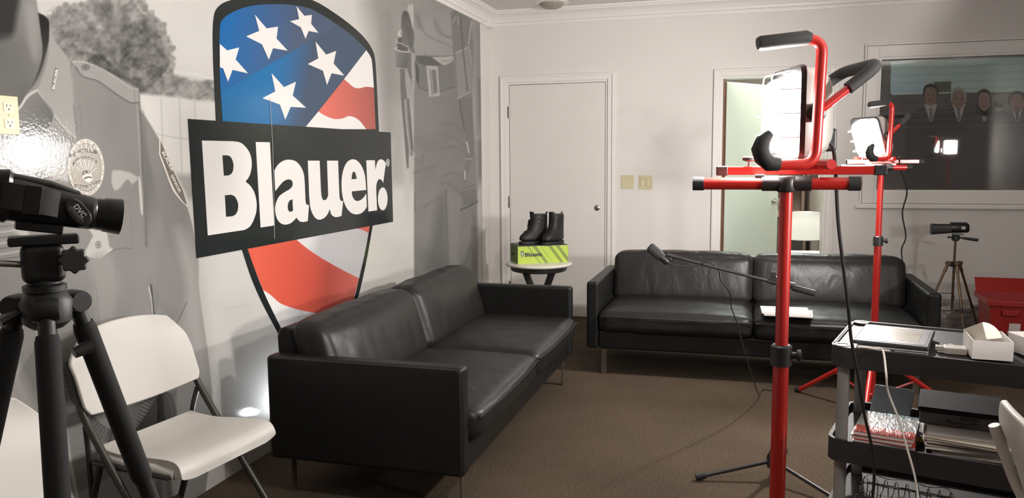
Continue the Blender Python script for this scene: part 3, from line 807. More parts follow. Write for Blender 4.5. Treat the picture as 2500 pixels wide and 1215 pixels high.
# shield
def cB(x, y): return (510 + x / 3.998, y / 3.998)
def cC(x, y): return (560 + x / 4.05, 530 + y / 4.05)
tipw = wall(742, 905)
outer = [cB(62, 1170), cB(50, 900), cB(36, 600), cB(32, 320) + (1,), cB(45, 150) + (1,), cB(82, 72) + (1,), cB(160, 18) + (1,), cB(300, -18) + (1,), cB(480, -36) + (1,), cB(680, -40) + (1,), cB(880, -25) + (1,),
         cB(1010, 3) + (1,), cB(1150, 78) + (1,), cB(1350, 218) + (1,), cB(1500, 352) + (1,), cB(1590, 478) + (1,), cB(1622, 600) + (1,), cB(1638, 860), cB(1657, 1260), cC(1415, 80), cC(1345, 470) + (1,), cC(1255, 840) + (1,), (835, 820, 1), (780, 888, 1), (742, 912),
         (715, 880, 1), (690, 838, 1), cC(460, 1115) + (1,), cC(330, 870) + (1,), cC(215, 610) + (1,), cC(120, 325)]
decal('shield_outline', [outer], ink_black, 1)
inn_up = [cB(127, 1172), cB(104, 800), cB(97, 480), cB(104, 255) + (1,), cB(130, 190) + (1,), cB(185, 142) + (1,), cB(290, 92) + (1,), cB(420, 56) + (1,), cB(600, 42) + (1,), cB(800, 48) + (1,), cB(970, 80) + (1,), cB(1100, 145) + (1,), cB(1250, 243) + (1,),
          cB(1400, 355) + (1,), cB(1530, 484) + (1,), cB(1574, 560) + (1,), cB(1588, 640) + (1,), cB(1605, 855), cB(1622, 1260), cB(127, 1260)]
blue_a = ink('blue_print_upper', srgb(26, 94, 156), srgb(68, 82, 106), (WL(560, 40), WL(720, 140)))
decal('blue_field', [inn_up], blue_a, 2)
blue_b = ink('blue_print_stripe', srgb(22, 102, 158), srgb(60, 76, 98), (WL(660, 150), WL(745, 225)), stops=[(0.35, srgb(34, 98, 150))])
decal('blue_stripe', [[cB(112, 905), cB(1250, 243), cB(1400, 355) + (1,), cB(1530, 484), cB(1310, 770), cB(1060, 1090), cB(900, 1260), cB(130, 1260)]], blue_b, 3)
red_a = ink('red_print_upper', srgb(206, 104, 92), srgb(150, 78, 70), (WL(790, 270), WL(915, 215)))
top_w = [(1530, 490), (1575, 560, 1), (1589, 640, 1), (1605, 855), (1530, 846, 1), (1490, 856, 1), (1440, 861, 1), (1400, 846, 1), (1360, 812, 1), (1313, 772)]
decal('white_stripe', [top_w], ink_white, 4, **BB)
decal('red_stripe', [[(1313, 772), (1360, 812, 1), (1400, 846, 1), (1440, 861, 1), (1490, 856, 1), (1530, 846, 1), (1605, 855), (1622, 1260), (1530, 1260), (1450, 1165, 1), (1365, 1133, 1), (1300, 1155, 1), (1220, 1161, 1), (1130, 1130, 1), (1062, 1087)]], red_a, 4, **BB)
decal('white_stripe', [[(1062, 1087), (1130, 1130, 1), (1220, 1161, 1), (1300, 1155, 1), (1365, 1133, 1), (1450, 1165, 1), (1530, 1260), (920, 1260)]], ink_white, 4, **BB)
stars = [[(97, 428), (170, 492), (287, 463), (252, 580), (374, 716), (222, 682), (178, 798), (130, 668), (98, 655)],
         [(440, 143), (555, 277), (667, 260), (652, 377), (762, 495), (618, 470), (577, 583), (510, 433), (355, 355), (483, 302)],
         [(847, 60), (925, 155), (998, 145), (990, 232), (1062, 320), (966, 303), (935, 380), (890, 268), (783, 208), (873, 187)],
         [(1033, 405), (1137, 533), (1235, 497), (1210, 620), (1315, 738), (1190, 715), (1146, 830), (1105, 690), (958, 625), (1060, 570)],
         [(603, 713), (725, 850), (842, 797), (810, 932), (942, 1052), (790, 1042), (738, 1168), (685, 1020), (514, 958), (640, 892)]]
for s_ in stars: decal('star', [s_], ink_white, 5, smooth=False, **BB)
# lower half
lowf = [cC(160, 200), cC(175, 312), cC(230, 470) + (1,), cC(325, 715) + (1,), cC(420, 920) + (1,), cC(510, 1100) + (1,), (715, 855, 1), (742, 888), (775, 860, 1), (825, 800, 1), cC(1215, 838) + (1,), cC(1278, 602) + (1,), cC(1340, 330) + (1,), cC(1388, 60)]
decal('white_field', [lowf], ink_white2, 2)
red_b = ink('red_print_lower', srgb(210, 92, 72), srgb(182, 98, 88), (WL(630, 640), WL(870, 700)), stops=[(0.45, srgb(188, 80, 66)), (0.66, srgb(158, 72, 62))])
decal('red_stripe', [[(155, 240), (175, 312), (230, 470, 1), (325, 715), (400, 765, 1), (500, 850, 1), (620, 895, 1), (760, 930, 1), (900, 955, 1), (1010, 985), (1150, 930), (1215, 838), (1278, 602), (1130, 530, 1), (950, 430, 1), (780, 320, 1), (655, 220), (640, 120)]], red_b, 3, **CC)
decal('red_stripe', [[(1255, 90), (1388, 60), (1372, 158), (1320, 130, 1), (1255, 110)]], red_a, 3, **CC)
# name banner
ban = [(457, 290), (952, 323), (958, 541), (478, 630)]
decal('name_banner', [ban], ink_black, 6, smooth=False)
LET = {
 'B': [[(100, 15), (480, 23), (565, 38, 1), (635, 92, 1), (690, 180, 1), (710, 290, 1), (697, 400, 1), (668, 470, 1), (632, 515), (690, 565, 1), (740, 645, 1), (768, 760, 1), (765, 880, 1), (730, 990, 1), (685, 1065, 1), (620, 1105), (172, 1172)],
       [(350, 196), (400, 194), (440, 205, 1), (472, 250, 1), (487, 320, 1), (480, 380, 1), (460, 420, 1), (425, 440), (368, 444)],
       [(380, 682), (455, 675), (500, 695, 1), (533, 750, 1), (545, 805, 1), (537, 870, 1), (512, 915, 1), (475, 938), (395, 945)]],
 'l': [[(758, 33), (932, 36), (985, 1050), (818, 1075)]],
 'a': [[(985, 382), (1030, 310, 1), (1095, 262, 1), (1170, 248, 1), (1250, 270, 1), (1310, 335, 1), (1345, 420, 1), (1357, 520, 1), (1364, 680, 1), (1370, 770, 1), (1385, 797, 1), (1410, 800), (1395, 997), (1340, 1008, 1), (1295, 998, 1), (1257, 955), (1225, 990, 1), (1180, 1025, 1), (1115, 1040, 1), (1060, 1020, 1), (1020, 970, 1), (998, 890, 1), (997, 820, 1), (1015, 750, 1), (1050, 690, 1), (1110, 645, 1), (1175, 607, 1), (1206, 570, 1), (1210, 530, 1), (1192, 497, 1), (1150, 489, 1), (1100, 512, 1), (1050, 565, 1), (998, 632)],
       [(1208, 732), (1180, 742, 1), (1156, 778, 1), (1149, 830, 1), (1160, 870, 1), (1185, 885, 1), (1215, 868)]],
 'u': [[(1395, 260), (1540, 260), (1557, 640), (1565, 700, 1), (1580, 735, 1), (1600, 742, 1), (1625, 728, 1), (1645, 682), (1630, 260), (1765, 260), (1782, 690), (1790, 735, 1), (1805, 752, 1), (1828, 748), (1808, 932), (1770, 945, 1), (1725, 946, 1), (1685, 918, 1), (1662, 850), (1640, 905, 1), (1600, 955, 1), (1540, 980, 1), (1490, 960, 1), (1450, 900, 1), (1425, 820, 1), (1413, 700)]],
 'e': [[(2110, 617), (1932, 635), (1940, 690, 1), (1965, 735, 1), (2000, 752, 1), (2040, 740, 1), (2080, 705, 1), (2110, 660), (2118, 820), (2085, 870, 1), (2040, 905, 1), (1985, 915, 1), (1930, 898, 1), (1880, 850, 1), (1840, 770, 1), (1815, 660, 1), (1808, 560, 1), (1815, 440, 1), (1845, 330, 1), (1890, 265, 1), (1950, 243, 1), (2010, 270, 1), (2060, 340, 1), (2095, 450, 1)],
       [(1930, 487), (1936, 430, 1), (1955, 392, 1), (1978, 415, 1), (1995, 482)]],
 'r': [[(2110, 255), (2215, 255), (2223, 375), (2235, 310, 1), (2257, 260, 1), (2290, 243, 1), (2325, 260, 1), (2350, 292), (2317, 532), (2300, 500, 1), (2270, 485, 1), (2245, 515, 1), (2232, 580, 1), (2235, 700), (2243, 865), (2137, 880)]],
 '.': [[(2312 + 59 * math.cos(a), 726 + 140 * math.sin(a)) for a in np.linspace(0, 2 * PI, 30)[:-1]]]}
for ch in 'Blauer.':
    decal('letter', LET[ch], ink_white, 7, **AA)
el = lambda cx_, cy_, rx, ry, n=24: [(cx_ + rx * math.cos(a), cy_ + ry * math.sin(a)) for a in np.linspace(0, 2 * PI, n + 1)[:-1]]
decal('registered_mark', [el(2373, 285, 21, 46), el(2373, 285, 16, 37)], ink_white, 7, smooth=False, **AA)
decal('registered_mark', [[(2364, 262), (2375, 262), (2382, 270), (2382, 284), (2377, 291), (2384, 311), (2379, 311), (2373, 293), (2369, 293), (2370, 312), (2365, 312)], [(2369, 269), (2376, 270), (2377, 283), (2369, 285)]], ink_white, 7, smooth=False, **AA)
# seam between two lengths of the print
seam_m = ink('print_seam', (0.30, 0.31, 0.31))
decal('print_seam', [[(655.5, 240), (656.6, 240), (663.5, 350), (668.5, 583), (667.3, 583), (662.3, 350)]], seam_m, 8, smooth=False)

# badge printed on the shirt
bl = ink('badge_light_print', (0.60, 0.565, 0.515)); bd = ink('badge_dark_print', (0.17, 0.155, 0.135)); bm_ = ink('badge_mid_print', (0.42, 0.39, 0.345)); bw = ink('badge_highlight_print', (0.78, 0.75, 0.70))
DD = dict(k=6.394, o=(150, 330))
def bell(sx, n=64, wob=0): return [(372 + (283 + wob * (i % 2)) * sx * math.cos(a) + 10 * math.sin(a), 500 + (440 + wob * (i % 2)) * sx * math.sin(a)) for i, a in enumerate(np.linspace(0, 2 * PI, n + 1)[:-1])]
decal('badge_rim', [bell(1.0, 96, 8), bell(0.86, 96)], bl, 2, smooth=False, **DD)
decal('badge_rim', [bell(0.86, 96), bell(0.84, 96)], bd, 2, smooth=False, **DD)
decal('badge_field', [bell(0.84)], bm_, 2, smooth=False, **DD)
for i, a in enumerate(np.linspace(0, 2 * PI, 49)[:-1]):
    ca_, sa_ = math.cos(a), math.sin(a)
    c0 = (372 + 283 * 0.93 * ca_ + 10 * sa_, 500 + 440 * 0.93 * sa_)
    decal('rim_leaf', [el(c0[0], c0[1], 11, 13, 6)], bw if i % 3 == 0 else bm_, 3, smooth=False, **DD)
for i in range(13):
    a = math.radians(196 + i * 12.5)
    c0, s0_ = math.cos(a), math.sin(a)
    p0 = (385 + 60 * c0, 620 + 70 * s0_); p1 = (385 + 175 * c0, 620 + 255 * s0_)
    decal('sun_ray', [[(p0[0] - 5, p0[1]), (p1[0] - 9, p1[1]), (p1[0] + 9, p1[1]), (p0[0] + 5, p0[1])]], bw if i % 2 else bl, 3, smooth=False, **DD)
for xx in (290, 365, 435, 230, 490):
    decal('sun_ray', [[(xx, 120), (xx + 12, 110), (xx + 16, 205), (xx + 4, 210)]], bw, 3, smooth=False, **DD)
def ribbon(pts, h, fr):
    top = [(p[0], p[1], 1) for p in pts]; bot = [(p[0] + 4, p[1] + h, 1) for p in pts[::-1]]
    top[0] = top[0][:2]; top[-1] = top[-1][:2]; bot[0] = bot[0][:2]; bot[-1] = bot[-1][:2]
    t2 = [(p[0], p[1] - 8) + tuple(p[2:]) for p in top]; b2_ = [(p[0], p[1] + 10) + tuple(p[2:]) for p in bot]
    decal('ribbon_edge', [t2 + b2_], bl, 4, **DD)
    decal('ribbon', [top + bot], bd, 5, **DD)
ribbon([(115, 290), (180, 275), (250, 235), (330, 205), (420, 210), (535, 235)], 62, 0)
ribbon([(170, 430), (230, 365), (310, 330), (390, 325), (470, 350), (535, 395)], 48, 0)
ribbon([(190, 760), (260, 765), (340, 775), (430, 765), (510, 720), (595, 695)], 48, 0)
def badge_text(body, path, size, m_, wx=0.75):
    pts = catmull([(p[0], p[1], 0) for p in path], 12); L = [0]
    for a, b in zip(pts[:-1], pts[1:]): L.append(L[-1] + (b - a).length)
    cu_w = 0.62 * size * wx
    tot = cu_w * len(body); s0 = (L[-1] - tot) / 2 + cu_w / 2
    for i, ch in enumerate(body):
        if ch == ' ': continue
        s_ = s0 + i * cu_w
        j = min(range(len(L)), key=lambda q_: abs(L[q_] - s_)); j = min(max(j, 1), len(pts) - 2)
        c_ = pts[j]; t_ = (pts[j + 1] - pts[j - 1]).normalized(); n_ = V((t_.y, -t_.x, 0))
        def fn(x, y, z, c_=c_, t_=t_, n_=n_):
            q_ = c_ + t_ * (x * wx) + n_ * y
            return (0.0015 + 0.0006 * 6, *WL(150 + q_.x / 6.394, 330 + q_.y / 6.394))
        text_mesh(ch, size, fn, m_, 'badge_letter', mural, align='CENTER', bold=0.6)
badge_text('BLAUER', [(160, 345), (215, 318), (290, 272), (360, 255), (440, 258), (520, 283)], 62, bw, 1.25)
badge_text('MANUFACTURING', [(195, 462), (245, 408), (315, 373), (390, 367), (465, 392), (528, 433)], 42, bw, 0.95)
badge_text('SERIOUS PROTECTION', [(205, 802), (265, 806), (345, 817), (432, 806), (515, 762), (590, 738)], 40, bw, 0.9)
decal('badge_shield', [[(300, 660), (345, 615, 1), (400, 598, 1), (460, 615), (470, 690, 1), (410, 742), (350, 710, 1)]], bw, 4, **DD)
decal('badge_shield_stripe', [[(330, 662), (400, 640, 1), (462, 650), (462, 672), (400, 665, 1), (345, 690)]], bd, 5, **DD)
decal('badge_shield_stripe', [[(320, 610, 1), (325, 565, 1), (365, 548, 1), (420, 552, 1), (448, 585, 1), (400, 590, 1), (350, 608, 1)]], bd, 4, **DD)
for xx, yy in ((350, 590), (405, 570), (436, 585)): decal('badge_star', [el(xx, yy, 12, 13, 8)], bw, 5, smooth=False, **DD)
badge_text('14', [(430, 890), (560, 860)], 70, bw, 1.0)
# collar name and sleeve patch
def slant_text(body, p0, p1, size, m_, lvl, name, wx=1.0):
    p0 = V((*p0, 0)); d_ = (V((*p1, 0)) - p0); L = d_.length; t_ = d_ / L; n_ = V((t_.y, -t_.x, 0))
    k_ = L / (len(body) * size * 0.62)
    def fn(x, y, z):
        q_ = p0 + t_ * x * k_ + n_ * y
        return (0.0015 + 0.0006 * lvl, *WL(q_.x, q_.y))
    text_mesh(body, size, fn, m_, name, mural, bold=0.02 * size)
decal('collar_bar', [[(124, 217), (134, 164), (142, 168), (132, 222)]], ink('collar_bar_print', (0.24, 0.22, 0.2)), 2, smooth=False)
slant_text('BLAUER', (131, 219), (141, 167), 9.5, bw, 3, 'collar_letter')
patch = [(1515, 50), (1545, 60), (1650, 330), (1760, 560), (1900, 850), (1978, 1050), (1965, 1128), (1850, 1020, 1), (1720, 850, 1), (1600, 540, 1), (1510, 290)]
decal('sleeve_patch', [patch], bl, 2, **DD)
decal('sleeve_patch', [[(1540, 80), (1635, 330), (1745, 575), (1880, 850), (1945, 1060), (1935, 1085), (1850, 980, 1), (1735, 790, 1), (1625, 520, 1), (1535, 285)]], bd, 3, **DD)
slant_text('BLAUER', (392.5, 371), (418, 421), 9.0, bw, 4, 'patch_letter')
slant_text('SENIOR', (414.5, 428), (437, 474), 9.0, bw, 4, 'patch_letter')

# outlet on the mural
t = thing('wall_outlet', (0.002, 1.937, 1.522), PI / 2, 'ivory duplex power outlet plate on the mural at the left edge', 'outlet')
MB().box((0, -0.003, 0), (0.072, 0.006, 0.116)).build('plate', plate_m, t, bevel=0.002)
for sz in (-0.0245, 0.0245):
    MB().loft([[(0.0175 * max(-1, min(1, 1.25 * math.cos(a))), -0.006 - h_, sz + 0.0205 * max(-0.68, min(0.68, math.sin(a)))) for a in np.linspace(0, 2 * PI, 33)[:-1]] for h_ in (0, 0.0016)]).build('receptacle', toggle_m, t)
    for sx, hh in ((-0.0065, 0.008), (0.0065, 0.0065)):
        MB().box((sx, -0.0078, sz + 0.004), (0.0018, 0.0006, hh)).build('slot', slot_m, t)
    MB().lathe((0, -0.0076, sz - 0.007), [(0.0026, 0), (0.0026, -0.0004)], 'Y', 10).build('slot', slot_m, t)
MB().lathe((0, -0.006, 0), [(0.0032, 0), (0.0032, -0.0012)], 'Y', 12).build('screw', screw_m, t)

# ------------------------------------------------------------------ sofas
def leather_mat(name, col, folds=0.5, fscale=(5, 5, 1.6)):
    mt = bpy.data.materials.new(name); mt.use_nodes = True; nt = mt.node_tree
    b = nt.nodes['Principled BSDF']; b.inputs['Base Color'].default_value = (*col, 1)
    b.inputs['Roughness'].default_value = 0.42; b.inputs['Specular IOR Level'].default_value = 0.29
    tc = nt.nodes.new('ShaderNodeTexCoord')
    mp = nt.nodes.new('ShaderNodeMapping'); mp.inputs['Scale'].default_value = fscale
    nt.links.new(tc.outputs['Object'], mp.inputs['Vector'])
    n1 = nt.nodes.new('ShaderNodeTexNoise'); n1.inputs['Scale'].default_value = 1.8; n1.inputs['Detail'].default_value = 3; n1.inputs['Distortion'].default_value = 0.6
    nt.links.new(mp.outputs['Vector'], n1.inputs['Vector'])
    n2 = nt.nodes.new('ShaderNodeTexNoise'); n2.inputs['Scale'].default_value = 420; n2.inputs['Detail'].default_value = 2
    nt.links.new(tc.outputs['Object'], n2.inputs['Vector'])
    b1 = nt.nodes.new('ShaderNodeBump'); b1.inputs['Strength'].default_value = folds; b1.inputs['Distance'].default_value = 0.025
    b2 = nt.nodes.new('ShaderNodeBump'); b2.inputs['Strength'].default_value = 0.25; b2.inputs['Distance'].default_value = 0.0008
    nt.links.new(n1.outputs['Fac'], b1.inputs['Height']); nt.links.new(n2.outputs['Fac'], b2.inputs['Height'])
    nt.links.new(b1.outputs['Normal'], b2.inputs['Normal']); nt.links.new(b2.outputs['Normal'], b.inputs['Normal'])
    return mt
leather = leather_mat('black_leather', (0.0085, 0.0080, 0.0075), 0.10)
leather_fold = leather_mat('creased_black_leather', (0.0150, 0.0130, 0.0125), 0.5, (4.2, 4.2, 1.2))
leather_calm = leather_mat('softly_creased_black_leather', (0.0125, 0.0108, 0.0100), 0.22, (4.5, 4.5, 2.0))
leather_seat = leather_mat('seat_black_leather', (0.0105, 0.0098, 0.0092), 0.30, (3.5, 3.5, 3.5))
leg_m = mat('satin_sofa_leg', (0.20, 0.17, 0.14), 0.35, 0.8)
seam_leather = mat('leather_piping', (0.012, 0.011, 0.010), 0.4)

def cushion(c, d, r, puff, n=22, wrinkle=0.004, seed=0, lean=0.0, topbulge=0.0):
    """soft box: c centre, d size, r edge radius, puff per axis"""
    bm = bmesh.new()
    bmesh.ops.create_cube(bm, size=2.0)
    bmesh.ops.subdivide_edges(bm, edges=bm.edges[:], cuts=n, use_grid_fill=True)
    h = V(d) / 2
    for v in bm.verts:
        p = v.co.copy()
        q = V((p.x * h.x, p.y * h.y, p.z * h.z))
        core = V([max(-(h[i] - r), min(h[i] - r, q[i])) for i in range(3)])
        dv = q - core
        if dv.length > 1e-9:
            mx = max(abs(dv.x), abs(dv.y), abs(dv.z)); q = core + dv.normalized() * mx
        wx, wy, wz = [max(0, 1 - abs(p[i]) ** 3) for i in range(3)]
        q.x += (1 if p.x > 0 else -1) * puff[0] * wy * wz * (abs(p.x) ** 3)
        q.y += (1 if p.y > 0 else -1) * puff[1] * wx * wz * (abs(p.y) ** 3)
        q.z += (1 if p.z > 0 else -1) * puff[2] * wx * wy * (abs(p.z) ** 3)
        nn = noise.noise(V((q.x * 9, q.y * 9, q.z * 3)) + V((seed * 7.1, 0, 0))) + 0.5 * noise.noise(V((q.x * 22, q.y * 22, q.z * 7)) + V((seed * 3.3, 5, 0)))
        q += v.normal * nn * wrinkle
        q.y += lean * (q.z + h.z)
        v.co = q + V(c)
    return bm

def make_sofa(name, label, loc, rz, back_leather):
    root = thing(name, loc, rz, label, 'sofa')
    W, D, H0, HA, TA = 2.03, 0.84, 0.172, 0.600, 0.075
    for sx in (-1, 1):
        xo = sx * (W / 2 - TA / 2)
        MB().box((xo, 0.0, (H0 + HA) / 2), (TA, D, HA - H0)).build('arm', leather, root, bevel=0.018, seg=4)
        pts = []
        # piping round the outer face of the arm
        xf = sx * (W / 2 - 0.004)
        y0, y1, z0, z1 = -D / 2 + 0.012, D / 2 - 0.012, H0 + 0.012, HA - 0.010
        MB().tube(bend([(xf, y0, z0), (xf, y0, z1), (xf, y1, z1), (xf, y1, z0)], 0.02), 0.0045, 8).build('arm_piping', seam_leather, root)
    iw = W - 2 * TA
    MB().box((0, 0.0, (H0 + 0.29) / 2), (iw + 0.004, D - 0.02, 0.29 - H0)).build('base', leather, root, bevel=0.015, seg=3)
    # back frame, leaning slightly
    bf = MB()
    prof_ = [(0.255, H0 + 0.05), (0.405, H0 + 0.0), (0.42, 0.50), (0.425, 0.66), (0.412, 0.690), (0.385, 0.700), (0.350, 0.690), (0.325, 0.655), (0.29, 0.45)]
    bf.prism(prof_, lambda a, b: (-iw / 2 + 0.02, a, b), lambda a, b: (iw / 2 - 0.02, a, b))
    bf.build('back_frame', leather, root, bevel=0.012, seg=3)
    # legs
    for sx in (-1, 1):
        for sy in (-1, 1):
            MB().box((sx * (W / 2 - 0.105), sy * (D / 2 - 0.045), H0 / 2), (0.034, 0.008, H0 + 0.004)).build('leg', leg_m, root, bevel=0.0015)
    cw = iw / 2 - 0.004
    for i, sx in enumerate((-1, 1)):
        bm = cushion((sx * cw / 2 * 1.004, -0.105, 0.352), (cw, 0.70, 0.135), 0.045, (0.0, 0.012, 0.024), 26, 0.004, seed=i + len(name))
        mb = MB(); mb.bm.free(); mb.bm = bm
        so = mb.build('seat_cushion', leather_seat, root, subsurf=1)
        xa, xb = sx * 0.012, sx * (cw - 0.012)
        MB().tube([(xa, -0.458, 0.388), (xa + (xb - xa) * .25, -0.470, 0.390), (xa + (xb - xa) * .5, -0.474, 0.391), (xa + (xb - xa) * .75, -0.470, 0.390), (xb, -0.458, 0.388)], 0.0035, 8).build('cushion_seam', seam_leather, so)
        bm = cushion((sx * cw / 2 * 1.004, 0.190, 0.558), (cw, 0.17, 0.322), 0.052, (0.003, 0.030, 0.012), 30, 0.0055, seed=10 + i + len(name), lean=0.31)
        mb = MB(); mb.bm.free(); mb.bm = bm
        mb.build('back_cushion', back_leather, root, subsurf=1)
    return root
sofa_a = make_sofa('leather_sofa', 'black leather two seat sofa along the mural wall, its arm end towards us', (0.73, 3.775, 0), PI / 2, leather_calm)
sofa_b = make_sofa('leather_sofa', 'black leather two seat sofa facing us before the doors, papers on its seat', (2.215, 5.375, 0), 0, leather_fold)

# ------------------------------------------------------------------ folding chairs
white_pl = mat('white_moulded_plastic', (0.58, 0.555, 0.52), 0.42, spec=0.4, bump=0.12, bscale=500, bdist=0.0005)
chair_tube = mat('dark_bronze_tube', (0.055, 0.052, 0.045), 0.38, 0.5)
rubber_m = mat('black_rubber', (0.015, 0.015, 0.015), 0.7)
def soft_plate(w, pts, thick, n=14, crown=0.0, arc=0.0, corner=0.35, edge=0.012):
    """moulded plate: swept profile pts (y,z) from one end to the other; w(t) half width; arc bends across"""
    bm = bmesh.new(); rows = []
    P_ = catmull([(0, a, b) for a, b in pts], 6); N = len(P_)
    for i, p in enumerate(P_):
        t = i / (N - 1)
        tg = (P_[min(i + 1, N - 1)] - P_[max(i - 1, 0)]).normalized(); nr = V((0, -tg.z, tg.y))
        hw = w(t); row = []
        for j in range(n + 1):
            s_ = -1 + 2 * j / n
            e = p + V((s_ * hw, 0, 0)) + nr * (arc * (s_ * s_)) + nr * crown * (1 - s_ * s_) * math.sin(PI * t)
            row.append((e, nr))
        rows.append(row)
    top = [[bm.verts.new(e + nr * thick / 2) for e, nr in r_] for r_ in rows]
    bot = [[bm.verts.new(e - nr * thick / 2) for e, nr in r_] for r_ in rows]
    for i in range(N - 1):
        for j in range(n):
            bm.faces.new((top[i][j], top[i][j + 1], top[i + 1][j + 1], top[i + 1][j]))
            bm.faces.new((bot[i][j], bot[i + 1][j], bot[i + 1][j + 1], bot[i][j + 1]))
    for i in range(N - 1):
        for j in (0, n):
            bm.faces.new((top[i][j], top[i + 1][j], bot[i + 1][j], bot[i][j]))
    for i in (0, N - 1):
        for j in range(n):
            bm.faces.new((top[i][j], bot[i][j], bot[i][j + 1], top[i][j + 1]))
    mb = MB(); mb.bm.free(); mb.bm = bm
    return mb
def make_folding_chair(label, loc, rz, chair_tube=chair_tube):
    root = thing('folding_chair', loc, rz, label, 'chair', None)
    # seat: dished, waterfall front
    hw = lambda t: 0.222 * (1 - 0.10 * t) * (1 - max(0, 0.10 - t) ** 2 * 26)
    soft_plate(lambda t: hw(t), [(-0.190, 0.402), (-0.187, 0.430), (-0.165, 0.450), (-0.08, 0.449), (0.04, 0.440), (0.12, 0.444), (0.165, 0.452)], 0.030, crown=-0.012).build('seat', white_pl, root, bevel=0.007, seg=3)
    for sx in (-1, 1):
        MB().tube([(sx * 0.210, -0.17, 0.424), (sx * 0.214, -0.09, 0.434), (sx * 0.205, 0.06, 0.428), (sx * 0.198, 0.15, 0.436)], 0.016, 10, flat=1.0).build('seat_rim', white_pl, root)
    # backrest: arched top, curved across
    def bw_(t): return 0.245 * (1 - 0.0 * t) * (1 - max(0, t - 0.66) ** 2 * 2.4) * (1 - max(0, 0.10 - t) * 0.6)
    bk = soft_plate(lambda t: bw_(t), [(0.178, 0.560), (0.198, 0.63), (0.220, 0.70), (0.243, 0.77), (0.262, 0.842)], 0.016, arc=0.028, n=20)
    # arch the top edge
    for v in bk.bm.verts:
        if v.co.z > 0.70:
            k_ = (v.co.z - 0.70) / 0.15
            v.co.z -= k_ * 0.050 * (abs(v.co.x) / 0.23) ** 2.2
        if v.co.z < 0.64:
            k_ = (0.64 - v.co.z) / 0.07
            v.co.z += k_ * 0.012 * (abs(v.co.x) / 0.23) ** 2
    bk.build('backrest', white_pl, root, bevel=0.006, seg=3)
    for sx in (-1, 1):
        x = sx * 0.240
        # long tube: backrest side down to the front foot
        MB().tube(bend([(x * 0.95, 0.238, 0.745), (x, 0.172, 0.575), (x, 0.05, 0.40), (x, -0.235, 0.016)], 0.06), 0.0125, 12, flat=1.0).build('front_leg', chair_tube, root)
        MB().tube(bend([(sx * 0.215, 0.135, 0.435), (sx * 0.212, 0.145, 0.41), (sx * 0.212, 0.285, 0.016)], 0.02), 0.0115, 12).build('rear_leg', chair_tube, root)
        MB().tube(bend([(sx * 0.213, 0.190, 0.30), (sx * 0.224, 0.180, 0.47), (x, 0.165, 0.545)], 0.03), 0.009, 8).build('hinge_bracket', chair_tube, root)
        MB().tube([(sx * 0.224, -0.16, 0.418), (sx * 0.220, 0.16, 0.420)], 0.010, 8).build('seat_rail', chair_tube, root)
        MB().cyl((x, -0.230, 0.024), (x, -0.246, 0.0), 0.016, 12).build('foot_cap', rubber_m, root)
        MB().cyl((sx * 0.212, 0.281, 0.024), (sx * 0.212, 0.290, 0.0), 0.015, 12).build('foot_cap', rubber_m, root)
    MB().cyl((-0.236, -0.155, 0.122), (0.236, -0.155, 0.122), 0.009, 10).build('crossbar', chair_tube, root)
    MB().cyl((-0.212, 0.248, 0.122), (0.212, 0.248, 0.122), 0.009, 10).build('crossbar', chair_tube, root)
    return root
make_folding_chair('white folding chair with dark tube legs, whole seat visible left of the near sofa', (0.345, 2.215, 0), PI / 2 - 0.11)
make_folding_chair('white folding chair at the left frame edge, only its back corner visible behind the tripod', (0.715, 1.285, 0), PI / 2)
make_folding_chair('white folding chair in the right foreground, seen from behind its curved back', (2.965, 1.85, 0), PI / 2, white_pl)
make_folding_chair('white folding chair in the office, seen through the open door', (2.74, 8.05, 0), 0.1)

# ------------------------------------------------------------------ round side table, box and boots
t = thing('side_table', (0.675, 5.80, 0), 0, 'round side table with white marble top and black splayed legs behind the sofa arm', 'side table')
marble = mat('white_marble', (0.66, 0.62, 0.56), 0.25, var=0.10, vscale=7)
blackwood = mat('black_lacquered_wood', (0.02, 0.018, 0.016), 0.35)
MB().lathe((0, 0, 0.577), [(0.225, 0), (0.243, 0.004), (0.250, 0.012), (0.250, 0.018), (0.243, 0.025), (0.23, 0.028)], n=64).build('table_top', marble, t)
MB().lathe((0, 0, 0.537), [(0.185, 0), (0.205, 0.006), (0.210, 0.015), (0.210, 0.040)], n=48).build('apron', blackwood, t)
for k in range(4):
    a = PI / 4 + k * PI / 2 + 0.25
    e = V((math.cos(a), math.sin(a), 0))
    pr = [(0.145, 0.54), (0.10, 0.45), (0.05, 0.36), (0.035, 0.29), (0.06, 0.19), (0.13, 0.07), (0.19, 0.0)]
    path = catmull([e * r_ + V((0, 0, z_)) for r_, z_ in pr], 5)
    MB().tube(path, 0.019, 8, flat=1.25).build('leg', blackwood, t)
MB().lathe((0, 0, 0.27), [(0.03, 0), (0.05, 0.015), (0.05, 0.03), (0.03, 0.045)], n=24).build('collar', blackwood, t)

lime = bpy.data.materials.new('lime_printed_card'); lime.use_nodes = True
nt = lime.node_tree; b = nt.nodes['Principled BSDF']; b.inputs['Roughness'].default_value = 0.4
tc = nt.nodes.new('ShaderNodeTexCoord'); sx_ = nt.nodes.new('ShaderNodeSeparateXYZ'); nt.links.new(tc.outputs['Object'], sx_.inputs[0])
def mth(op, a, b_=None):
    n = nt.nodes.new('ShaderNodeMath'); n.operation = op
    for i, q_ in enumerate((a, b_)):
        if q_ is None: continue
        if isinstance(q_, (int, float)): n.inputs[i].default_value = q_
        else: nt.links.new(q_, n.inputs[i])
    return n.outputs[0]
dg_ = mth('ADD', mth('MULTIPLY', sx_.outputs[0], 1.0), mth('MULTIPLY', sx_.outputs[2], 0.75))
wv = mth('FRACT', mth('MULTIPLY', dg_, 17.0))
w2 = mth('FRACT', mth('ADD', mth('MULTIPLY', dg_, 6.3), 0.3))
